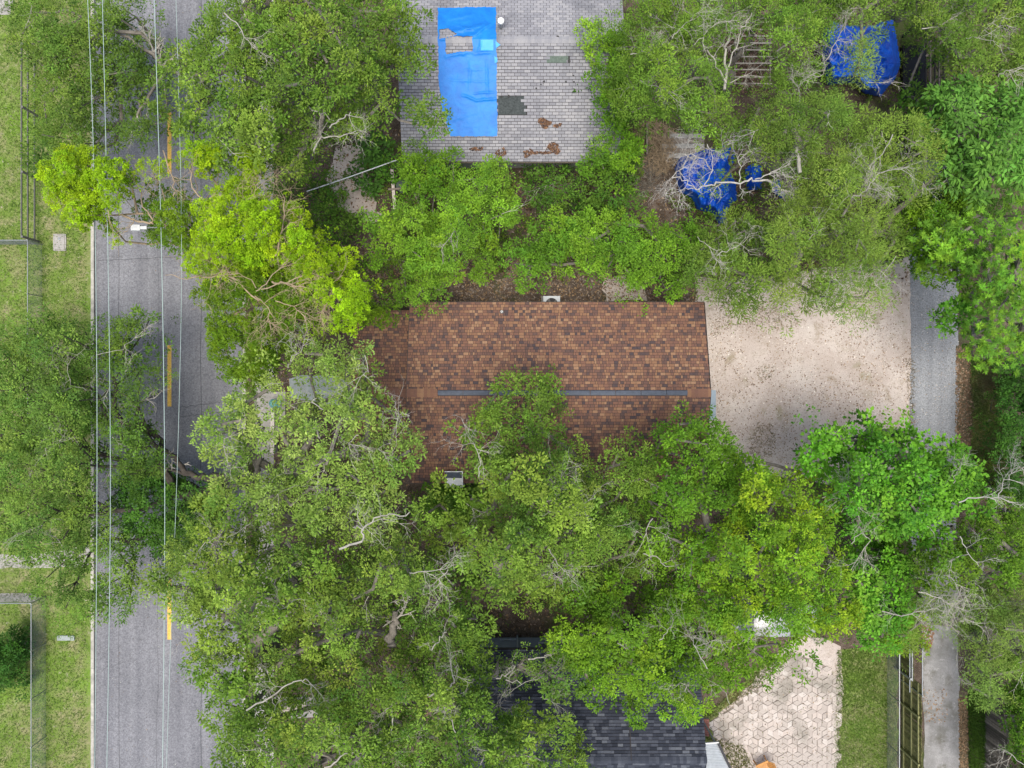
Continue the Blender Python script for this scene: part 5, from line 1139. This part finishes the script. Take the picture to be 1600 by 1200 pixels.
make_tree('oak_tree', 'broad oak over the road edge in the lower left, above the yellow dash', 'tree', (470, 970), [
    dict(s='oak', z=11.5, rad=110, drop=3, rough=2.4, d=.93, inset=.4, hue=np.array([1.2, 1.12, 1.2]), p=[(250, 862), (300, 800), (345, 750), (420, 832), (520, 852), (625, 835), (690, 860), (700, 920), (640, 960), (620, 1010), (560, 1050), (480, 1060), (420, 1060), (350, 1000), (320, 1000), (292, 975), (285, 950), (245, 912)]),
    dict(s='pale', z=9, rad=30, drop=1, d=.55, inset=.2, nound=1, p=[(240, 900), (275, 860), (330, 900), (330, 960), (300, 990), (275, 960), (215, 955)])],
    trunk_r=.45, fork_z=3.5, limbs=[(Z([(612, 1010), (613, 985), (618, 955)], 9), .20, .12, 2)],
    dead=[(Z([(530, 858), (563, 848), (568, 825), (585, 810), (610, 805), (640, 800)], 12), .07, .025, 4), (Z([(568, 828), (560, 822), (552, 824)], 12), .05, .03, 1), (Z([(300, 880), (320, 850), (345, 835)], 11), .03, .012, 5), (Z([(410, 945), (430, 948), (445, 950)], 11.5), .03, .012, 3), (Z([(480, 925), (492, 935), (500, 960)], 11), .03, .012, 4), (Z([(640, 895), (670, 892), (705, 885)], 11.5), .035, .012, 7), (Z([(320, 1015), (322, 1030)], 10), .02, .01, 3)])
make_tree('oak_tree', 'darker oak along the lower edge between road and dark-roofed house', 'tree', (560, 1130), [
    dict(s='oak', z=11, rad=100, drop=3, rough=2.6, d=.93, inset=.4, p=[(312, 1000), (360, 1000), (420, 1060), (480, 1060), (560, 1050), (620, 1010), (640, 960), (700, 920), (745, 935), (775, 975), (755, 1010), (770, 1060), (765, 1100), (820, 1110), (870, 1140), (925, 1152), (935, 1280), (320, 1280), (345, 1165), (308, 1140), (320, 1080), (278, 1060)],
         holes=[[(440, 1088), (500, 1088), (505, 1118), (440, 1118)], [(370, 1098), (382, 1098), (382, 1112), (370, 1112)]])],
    trunk_r=.45, fork_z=3.5, dead=[(Z([(385, 1110), (420, 1090), (450, 1070), (470, 1062), (482, 1064)], 11), .055, .025, 4), (Z([(418, 1130), (430, 1110), (425, 1090)], 11), .03, .012, 2), (Z([(500, 1205), (520, 1190), (545, 1178), (558, 1172)], 11.5), .06, .02, 4), (Z([(612, 1150), (614, 1120), (612, 1100), (630, 1095)], 11), .05, .02, 4), (Z([(668, 1085), (690, 1082), (708, 1070), (708, 1055)], 11.5), .055, .025, 6), (Z([(752, 1200), (758, 1170), (762, 1150)], 10), .055, .03, 2), (Z([(675, 1015), (690, 1000), (698, 988)], 11), .05, .02, 2), (Z([(712, 1145), (705, 1125), (712, 1115)], 11.4), .03, .01, 3), (Z([(855, 1198), (840, 1185), (815, 1180)], 9.5), .05, .02, 3), (Z([(575, 1180), (590, 1170), (615, 1158)], 11), .035, .015, 2)])
make_tree('oak_tree', 'small oak over the left end of the dark roof', 'tree', (740, 1075), [
    dict(s='oakdk', z=8.5, rad=60, drop=2, d=.74, inset=.2, nound=1, hue=np.array([1.3, 1.25, 1.2]), p=[(760, 1030), (800, 1020), (860, 1015), (925, 1030), (930, 1060), (905, 1085), (880, 1108), (840, 1112), (800, 1100), (765, 1080)])],
    trunk_r=.2, dead=[(Z([(790, 1062), (815, 1068), (838, 1062)], 8.6), .035, .015, 3), (Z([(825, 1030), (850, 1026), (862, 1025)], 8.5), .05, .02, 3), (Z([(775, 1060), (795, 1050), (805, 1040)], 8.3), .05, .03, 3), (Z([(845, 1090), (860, 1095), (875, 1100)], 8.6), .03, .012, 4)])
make_tree('oak_tree', 'mid-green oak overhanging the lower slope of the brown roof', 'tree', (800, 860), [
    dict(s='oak', z=10.5, rad=110, drop=3.2, rough=2.2, d=.94, inset=.35, p=[(703, 682), (735, 665), (742, 615), (790, 592), (855, 582), (872, 618), (868, 650), (900, 695), (930, 705), (985, 690), (1015, 720), (1012, 800), (1030, 860), (985, 900), (900, 935), (850, 945), (800, 935), (745, 932), (700, 870), (640, 835), (650, 800), (690, 765), (730, 752), (742, 722)],
         holes=[[(740, 700), (752, 700), (752, 720), (742, 720)]])],
    trunk_r=.42, dead=[(Z([(748, 745), (750, 720), (745, 700), (735, 690)], 10.8), .035, .015, 6), (Z([(870, 800), (875, 770), (880, 750)], 11), .035, .012, 8), (Z([(855, 850), (870, 880), (890, 900)], 11), .04, .015, 6), (Z([(700, 890), (688, 905), (690, 930)], 10.5), .03, .012, 5), (Z([(830, 755), (845, 775), (850, 790)], 11), .02, .01, 2), (Z([(870, 800), (895, 790), (930, 778)], 11), .03, .012, 3)])
make_tree('oak_tree', 'bright yellowish-green tree left of the white car', 'tree', (1170, 840), [
    dict(s='green', z=10, rad=90, drop=2.6, rough=2.0, d=.95, inset=.35, p=[(1018, 700), (1060, 648), (1110, 658), (1132, 700), (1150, 730), (1130, 800), (1060, 820), (1040, 900), (1010, 900), (1005, 800)]),
    dict(s='yellow', z=10.5, rad=90, drop=2.6, rough=2.2, d=.94, inset=.35, p=[(1132, 705), (1200, 718), (1262, 735), (1300, 790), (1312, 850), (1322, 910), (1338, 985), (1318, 1008), (1270, 1000), (1215, 992), (1160, 995), (1110, 990), (1060, 940), (1040, 890), (1065, 825), (1140, 800)],
         holes=[[(1158, 960), (1178, 960), (1178, 982), (1158, 982)]])],
    trunk_r=.38, dead=[(Z([(1020, 810), (1010, 830), (1005, 845)], 10), .035, .015, 4), (Z([(1005, 865), (1025, 870), (1040, 885)], 9.5), .04, .015, 3), (Z([(1315, 800), (1335, 785), (1345, 800)], 9), .025, .01, 6), (Z([(1330, 850), (1345, 830), (1360, 845), (1330, 890)], 9), .03, .012, 7)])
make_tree('oak_tree', 'yellow-green tree hanging over the dark shingle roof', 'tree', (1000, 980), [
    dict(s='green', z=9.5, rad=70, drop=2.4, rough=2.0, d=.94, inset=.3, hue=np.array([1.15, 1.08, 1.0]), p=[(860, 975), (900, 925), (950, 900), (1010, 895), (1060, 940), (1100, 985), (1150, 1000), (1240, 995), (1255, 1012), (1215, 1042), (1170, 1055), (1125, 1090), (1088, 1112), (1070, 1135), (1040, 1105), (1000, 1122), (990, 1130), (960, 1085), (930, 1092), (905, 1050), (865, 1030)],
         holes=[[(1158, 960), (1180, 960), (1180, 980), (1158, 980)]])],
    trunk_r=.34, dead=[(Z([(1105, 1045), (1085, 1010), (1080, 995)], 10), .035, .012, 6), (Z([(1085, 1010), (1105, 1005), (1118, 1000)], 10), .025, .01, 4), (Z([(1070, 1080), (1075, 1070), (1062, 1068)], 9.5), .03, .012, 3), (Z([(1030, 1000), (1042, 985), (1048, 982)], 9.8), .03, .012, 2), (Z([(965, 1005), (975, 1012), (982, 1015)], 9), .035, .015, 2), (Z([(1140, 1100), (1125, 1070), (1105, 1068)], 8), .02, .01, 3), (Z([(1145, 1010), (1170, 1000), (1190, 998)], 8), .025, .01, 6)])
make_tree('broadleaf_tree', 'vivid green broad-leaved tree at the lower edge of the sandy yard', 'tree', (1395, 790), [
    dict(s='broad', z=9, rad=80, drop=2.4, rough=1.8, d=.95, inset=.35, p=[(1236, 690), (1262, 672), (1330, 662), (1380, 668), (1440, 660), (1480, 688), (1530, 740), (1548, 780), (1500, 815), (1430, 862), (1370, 852), (1310, 805), (1290, 745), (1245, 708)])],
    trunk_r=.34, dead=[(Z([(1285, 778), (1305, 772), (1325, 762)], 8.5), .03, .012, 4), (Z([(1490, 755), (1495, 745), (1500, 735)], 9), .02, .01, 3)])
make_tree('broadleaf_tree', 'mid-green tree between the vivid broad-leaved tree and the mossy fence', 'tree', (1370, 930), [
    dict(s='broad', z=7.5, rad=60, drop=2, d=.95, inset=.3, p=[(1312, 815), (1370, 850), (1430, 862), (1425, 940), (1400, 985), (1385, 1012), (1345, 1010), (1325, 960), (1318, 880)])], trunk_r=.24)
make_tree('oak_tree', 'dull green oak by the right edge below the bleached crooked branch', 'tree', (1540, 850), [
    dict(s='green', z=8.5, rad=70, drop=2, rough=1.8, d=.92, inset=.3, hue=np.array([1.0, .92, 1.0]), p=[(1428, 862), (1500, 812), (1560, 785), (1640, 790), (1640, 905), (1560, 915), (1500, 930), (1440, 915)])],
    trunk_r=.3, twig_mat='bark_white', dead=[(Z([(1498, 785), (1530, 776), (1560, 778), (1585, 785)], 9.2), .045, .02, 5), (Z([(1560, 778), (1568, 755), (1580, 740)], 9.2), .035, .012, 7), (Z([(1500, 838), (1510, 860), (1530, 885)], 9), .03, .012, 3), (Z([(1440, 925), (1460, 930), (1480, 940)], 8), .03, .012, 6)])
make_tree('feathery_tree', 'pale feathery tree with bare grey twigs over the head of the concrete lane', 'tree', (1520, 990), [
    dict(s='feather', z=8, rad=70, drop=2, rough=1.6, d=.86, inset=.3, p=[(1385, 965), (1440, 915), (1500, 925), (1560, 912), (1640, 905), (1640, 1050), (1590, 1080), (1560, 1108), (1530, 1100), (1505, 1085), (1498, 1010), (1480, 980), (1440, 975), (1425, 1010), (1395, 1000)])],
    trunk_r=.3, twig_scale=1.5, dead=[(Z([(1378, 955), (1410, 962), (1440, 955), (1462, 950)], 8.4), .035, .02, 5), (Z([(1435, 925), (1460, 932), (1480, 940), (1510, 955)], 8.4), .04, .015, 9), (Z([(1500, 970), (1515, 968), (1525, 975)], 8.2), .035, .012, 2), (Z([(1480, 900), (1500, 915), (1520, 930)], 8.6), .025, .01, 9), (Z([(1500, 1005), (1495, 1020), (1494, 1040)], 6), .03, .02, 2)])
make_tree('broadleaf_tree', 'green bushy tree in the bottom right corner beside the grey board fence', 'tree', (1600, 1130), [
    dict(s='green', z=6, rad=60, drop=2, d=.93, inset=.2, hue=np.array([.8, .85, .9]), p=[(1578, 1075), (1640, 1040), (1660, 1300), (1570, 1300), (1580, 1180)])], trunk_r=.2,
    dead=[(Z([(1600, 1195), (1580, 1180), (1565, 1170)], 6), .03, .012, 4)])
make_tree('broadleaf_tree', 'yellow-green star-leaved tree on the right edge over the lane', 'tree', (1560, 440), [
    dict(s='star', z=8, rad=80, drop=2.4, rough=1.8, d=.95, inset=.3, p=[(1428, 345), (1470, 335), (1505, 320), (1560, 330), (1640, 330), (1640, 560), (1560, 575), (1530, 568), (1495, 545), (1480, 535), (1500, 500), (1510, 450), (1490, 430), (1445, 440), (1425, 400)]),
    dict(s='green', z=5.6, rad=30, drop=1, d=.95, inset=.15, p=[(1400, 330), (1440, 300), (1515, 290), (1515, 425), (1495, 440), (1440, 432), (1408, 405)]),
    dict(s='broad', z=6.0, rad=30, d=.7, inset=.1, nound=1, p=[(1445, 490), (1475, 462), (1510, 470), (1500, 535), (1470, 540), (1450, 515)])],
    trunk_r=.34, twig_scale=.5)
make_tree('broadleaf_tree', 'blue-green tree of large drooping leaves at the upper right', 'tree', (1535, 215), [
    dict(s='big', z=8.5, rad=70, drop=2.4, rough=1.6, d=.94, inset=.25, p=[(1440, 165), (1470, 140), (1500, 125), (1545, 130), (1580, 150), (1640, 150), (1640, 285), (1560, 300), (1535, 290), (1510, 300), (1480, 285), (1490, 250), (1455, 225)]),
    dict(s='green', z=6.5, rad=30, d=.85, inset=.2, p=[(1480, 280), (1510, 300), (1500, 330), (1470, 330), (1440, 320), (1440, 290)])], trunk_r=.3)
make_tree('feathery_tree', 'olive feathery tree overhanging the upper edge of the sandy yard', 'tree', (1310, 360), [
    dict(s='feather', z=9, rad=100, drop=2.6, rough=2.0, d=.92, inset=.3, p=[(1240, 225), (1290, 215), (1330, 182), (1420, 165), (1470, 225), (1480, 278), (1430, 318), (1400, 350), (1410, 395), (1402, 445), (1352, 470), (1312, 505), (1285, 500), (1262, 475), (1210, 470), (1190, 430), (1200, 340), (1225, 300)], hue=np.array([1.0, 1.0, .8])),
    dict(s='olive', z=7.0, rad=70, drop=2, rough=1.6, d=.92, inset=.3, p=[(1070, 420), (1085, 375), (1110, 345), (1160, 330), (1205, 325), (1205, 470), (1185, 490), (1150, 492), (1110, 462)])],
    trunk_r=.36, twig_scale=1.3,
    dead=[(Z([(1330, 310), (1350, 300), (1370, 270), (1420, 260)], 9.6), .04, .015, 8), (Z([(1395, 210), (1380, 240), (1360, 260)], 9.5), .03, .012, 9), (Z([(1290, 430), (1300, 440), (1320, 435)], 9), .02, .01, 6), (Z([(1120, 400), (1150, 385), (1170, 370)], 7.6), .03, .01, 6), (Z([(1090, 370), (1110, 390), (1120, 410)], 7.4), .02, .01, 5), (Z([(1250, 270), (1245, 230), (1250, 190), (1250, 150)], 8.5), .12, .06, 3), (Z([(1400, 400), (1370, 440), (1360, 430)], 8.5), .02, .01, 4)])
make_tree('oak_tree', 'tall tree with bleached bare limbs reaching over the blue tarpaulin heap', 'tree', (1255, 320), [
    dict(s='olive', z=9.5, rad=60, drop=2, rough=1.8, d=.9, inset=.3, p=[(1150, 175), (1200, 150), (1290, 145), (1340, 165), (1330, 185), (1290, 220), (1240, 290), (1225, 305), (1200, 262), (1160, 235), (1150, 205)]),
    dict(s='yellow', z=7.6, rad=20, d=.6, inset=.1, nound=1, p=[(1096, 208), (1118, 206), (1125, 240), (1108, 245)]), dict(s='olive', z=7.6, rad=20, d=.9, inset=0.02, nound=1, p=[(1108, 274), (1128, 274), (1128, 294), (1108, 294)])],
    trunk_r=.3, bark='bark', twig_mat='bark_white', trunk_top=(1240, 300, 5),
    dead=[(Z([(1240, 305), (1205, 285), (1180, 280), (1155, 284), (1125, 284), (1110, 289), (1086, 295), (1072, 283), (1050, 277)], 7.8), .085, .025, 6), (Z([(1155, 284), (1157, 265), (1153, 250), (1160, 235)], 7.9), .04, .015, 8), (Z([(1110, 265), (1104, 250), (1080, 243), (1065, 240)], 7.9), .04, .012, 9), (Z([(1100, 290), (1112, 268), (1114, 245), (1105, 225)], 8.0), .035, .012, 7), (Z([(1086, 295), (1067, 295), (1050, 305), (1040, 306)], 7.7), .03, .01, 6), (Z([(1050, 277), (1065, 262), (1070, 255)], 7.8), .03, .01, 7),
          (Z([(1180, 280), (1200, 275), (1222, 262), (1235, 255)], 8.2), .04, .012, 9), (Z([(1205, 285), (1208, 300), (1225, 305)], 8.0), .03, .01, 5)])
make_tree('oak_tree', 'viny tree with many bare twigs right of the grey roof', 'tree', (1132, 140), [
    dict(s='olive', z=8.5, rad=80, drop=2.4, rough=1.8, d=.92, inset=.3, hue=np.array([1.0, 1.08, .9]), p=[(975, 50), (982, -40), (1200, -40), (1290, -40), (1300, 60), (1290, 145), (1205, 150), (1150, 175), (1150, 215), (1090, 205), (1040, 190), (1000, 200), (965, 195), (950, 150), (960, 110)],
         holes=[[(1132, 36), (1204, 34), (1204, 150), (1132, 150)]]),
    dict(s='green', z=4.6, rad=30, drop=1.0, rough=.8, d=.95, inset=.15, p=[(935, 125), (985, 100), (1000, 265), (885, 262), (905, 238), (928, 205), (938, 165)]),
    dict(s='bright', z=5.0, rad=30, drop=1.0, rough=.8, d=.95, inset=.15, p=[(895, 52), (930, 40), (975, 40), (985, 100), (960, 130), (935, 120), (925, 90), (910, 75)])],
    trunk_r=.3, twig_scale=1.3,
    dead=[(Z([(1132, 140), (1134, 110), (1132, 70), (1145, 40)], 7.5), .10, .05, 5), (Z([(1135, 130), (1118, 95), (1105, 78)], 7.8), .06, .03, 3), (Z([(1138, 105), (1150, 75), (1160, 45), (1175, 20)], 8), .05, .02, 6), (Z([(985, 85), (1005, 80), (1025, 75)], 8.6), .03, .01, 7), (Z([(1050, 60), (1065, 40), (1090, 20)], 8.8), .03, .012, 8), (Z([(1085, 70), (1100, 55), (1115, 40)], 8.8), .025, .01, 6), (Z([(1000, 125), (1020, 135), (1040, 140)], 8.6), .02, .01, 5), (Z([(1140, 130), (1170, 115), (1190, 100)], 7), .03, .01, 5)])
make_tree('oak_tree', 'olive-green tree along the upper edge above the large blue tarpaulin', 'tree', (1450, 40), [
    dict(s='olive', z=8.5, rad=70, drop=2.2, rough=1.8, d=.92, inset=.3, p=[(1290, -50), (1640, -50), (1640, 130), (1570, 130), (1505, 120), (1470, 100), (1460, 60), (1420, 50), (1405, 25), (1375, 28), (1330, 38), (1300, 30)]),
    dict(s='feather', z=7.5, rad=30, drop=1, d=.97, inset=.1, p=[(1318, 35), (1355, 40), (1372, 60), (1362, 95), (1372, 120), (1345, 140), (1318, 130), (1325, 90)]),
    dict(s='under', z=4.5, rad=40, d=.85, inset=.2, p=[(1400, 135), (1440, 140), (1460, 160), (1440, 180), (1455, 215), (1430, 200), (1395, 165)])],
    trunk_r=.3, dead=[(Z([(1290, 95), (1305, 70), (1318, 45)], 8.3), .035, .012, 8), (Z([(1285, 85), (1290, 110), (1280, 120)], 8.3), .03, .012, 9), (Z([(1510, 60), (1530, 58), (1545, 52)], 9), .03, .012, 3), (Z([(1560, 120), (1575, 110), (1598, 115)], 8.5), .025, .01, 6), (Z([(1440, 45), (1470, 40), (1500, 20)], 8.8), .03, .012, 5)])
make_tree('small_tree', 'bright green bushy tree below the grey roof, left of the gap', 'tree', (690, 380), [
    dict(s='bright', z=6.2, rad=60, drop=2.0, rough=1.5, d=.95, inset=.3, p=[(565, 362), (620, 330), (685, 335), (700, 262), (720, 245), (765, 245), (800, 262), (822, 305), (815, 350), (772, 385), (788, 415), (760, 432), (725, 425), (700, 448), (668, 482), (625, 478), (600, 420), (572, 398)]),
    dict(s='green', z=4.6, rad=40, d=.94, inset=.25, p=[(618, 245), (650, 230), (702, 228), (722, 250), (700, 312), (655, 318), (625, 290)])], trunk_r=.22, twig_scale=.5)
make_tree('small_tree', 'low bright green thicket tree above the air conditioner', 'tree', (940, 385), [
    dict(s='green', z=5.2, rad=60, drop=1.8, rough=1.4, d=.95, inset=.3, hue=np.array([1.15, 1.15, 1.4]), p=[(830, 362), (862, 338), (905, 332), (980, 345), (1060, 348), (1095, 375), (1075, 430), (1045, 462), (1005, 460), (960, 440), (905, 435), (850, 420), (822, 452), (795, 415), (800, 385)])], trunk_r=.2, twig_scale=.6)
for nm, lab, base, ps in [
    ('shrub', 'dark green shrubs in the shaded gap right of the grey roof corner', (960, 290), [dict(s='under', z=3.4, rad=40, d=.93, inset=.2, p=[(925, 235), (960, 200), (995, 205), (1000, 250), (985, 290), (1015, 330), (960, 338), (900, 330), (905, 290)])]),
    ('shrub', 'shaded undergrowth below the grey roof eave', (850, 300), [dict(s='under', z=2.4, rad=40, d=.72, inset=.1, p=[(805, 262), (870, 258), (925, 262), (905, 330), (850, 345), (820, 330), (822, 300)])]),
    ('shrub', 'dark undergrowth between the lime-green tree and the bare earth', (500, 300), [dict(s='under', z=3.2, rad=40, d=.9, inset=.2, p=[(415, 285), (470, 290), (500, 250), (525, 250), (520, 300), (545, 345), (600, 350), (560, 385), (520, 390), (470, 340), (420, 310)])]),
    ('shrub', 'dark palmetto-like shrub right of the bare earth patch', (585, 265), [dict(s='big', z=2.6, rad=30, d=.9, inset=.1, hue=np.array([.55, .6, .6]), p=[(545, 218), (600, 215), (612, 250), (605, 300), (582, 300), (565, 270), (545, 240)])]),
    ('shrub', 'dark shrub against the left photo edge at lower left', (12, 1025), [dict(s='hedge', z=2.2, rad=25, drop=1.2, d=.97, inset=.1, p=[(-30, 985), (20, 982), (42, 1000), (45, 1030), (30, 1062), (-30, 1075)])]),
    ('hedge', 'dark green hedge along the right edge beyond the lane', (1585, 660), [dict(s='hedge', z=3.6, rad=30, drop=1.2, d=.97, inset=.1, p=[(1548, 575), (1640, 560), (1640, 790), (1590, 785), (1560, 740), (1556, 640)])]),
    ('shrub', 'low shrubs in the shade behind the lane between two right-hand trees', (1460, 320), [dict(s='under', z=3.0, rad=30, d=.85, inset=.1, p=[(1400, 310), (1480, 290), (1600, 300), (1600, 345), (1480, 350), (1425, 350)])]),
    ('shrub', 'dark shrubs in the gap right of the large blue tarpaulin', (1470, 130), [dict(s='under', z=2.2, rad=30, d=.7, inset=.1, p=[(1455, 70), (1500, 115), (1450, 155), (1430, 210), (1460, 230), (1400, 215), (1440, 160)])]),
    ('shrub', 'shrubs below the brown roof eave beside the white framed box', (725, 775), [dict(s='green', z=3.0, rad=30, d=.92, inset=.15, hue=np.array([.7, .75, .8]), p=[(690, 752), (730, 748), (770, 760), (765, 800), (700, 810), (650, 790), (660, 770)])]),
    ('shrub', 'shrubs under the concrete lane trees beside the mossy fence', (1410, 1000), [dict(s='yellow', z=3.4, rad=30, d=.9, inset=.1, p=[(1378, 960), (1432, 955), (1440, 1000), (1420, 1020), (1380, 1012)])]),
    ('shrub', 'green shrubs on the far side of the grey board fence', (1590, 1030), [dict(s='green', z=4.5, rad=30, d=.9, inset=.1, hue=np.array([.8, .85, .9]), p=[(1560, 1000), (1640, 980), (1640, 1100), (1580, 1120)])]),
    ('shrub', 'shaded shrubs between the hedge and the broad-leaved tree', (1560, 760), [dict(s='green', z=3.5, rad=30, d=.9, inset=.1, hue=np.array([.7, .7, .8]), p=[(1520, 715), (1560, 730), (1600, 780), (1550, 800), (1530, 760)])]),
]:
    make_tree(nm, lab, 'hedge' if nm == 'hedge' else 'shrub', base, ps, fork_z=.5, trunk_r=.07, bark='bark_dark', twig_mat='bark_pale')
# ground cover: seedlings and ferns in the shade, nobody could count them
def ground_cover(poly, n, label, z=.35):
    poly = poly_np(poly); lo, hi = poly.min(0), poly.max(0); p = rng.uniform(lo, hi, (n * 3, 2)); p = p[inside(p, poly)]
    p = p[np.array([mnoise.noise(Vector((a * .02, b * .02, 5))) + rng.normal(0, .2) > -.05 for a, b in p])][:n]
    zz = rng.uniform(.12, z, len(p)); k = (H - zz) / F; c = np.stack([(p[:, 0] - 800) * k, (600 - p[:, 1]) * k, zz], 1)
    st = dict(L=.16, W=.07, ns=3, nl=7, sr=.15, cr=.3, flat=.3, cols=[(.05, .10, .02), (.09, .14, .03), (.12, .15, .04)])
    V, lc = leaves(c, st); V[:, :, 2] = np.maximum(V[:, :, 2], .03); o = link('ground_cover', quads_mesh('ground_cover', V, col=lc), M['leaf']); tag(o, label, kind='stuff')
ground_cover([(430, 200), (630, 220), (640, 300), (1000, 250), (1420, 250), (1415, 420), (1090, 440), (700, 440), (560, 470), (430, 420)], 700, 'seedlings and weeds in the shade under the upper trees')
ground_cover([(430, 700), (640, 760), (1090, 760), (1230, 740), (1420, 760), (1420, 1000), (1100, 1000), (900, 960), (760, 985), (740, 1180), (430, 1180)], 700, 'seedlings and weeds in the shade under the lower trees')
ground_cover([(1500, 760), (1640, 740), (1640, 1280), (1560, 1280), (1540, 1000), (1500, 1000)], 250, 'weeds under the right-hand trees')
ground_cover([(960, -30), (1640, -30), (1640, 330), (1420, 330), (1200, 230), (960, 200)], 500, 'weeds under the upper right trees')
print('leaves', LEAVES)
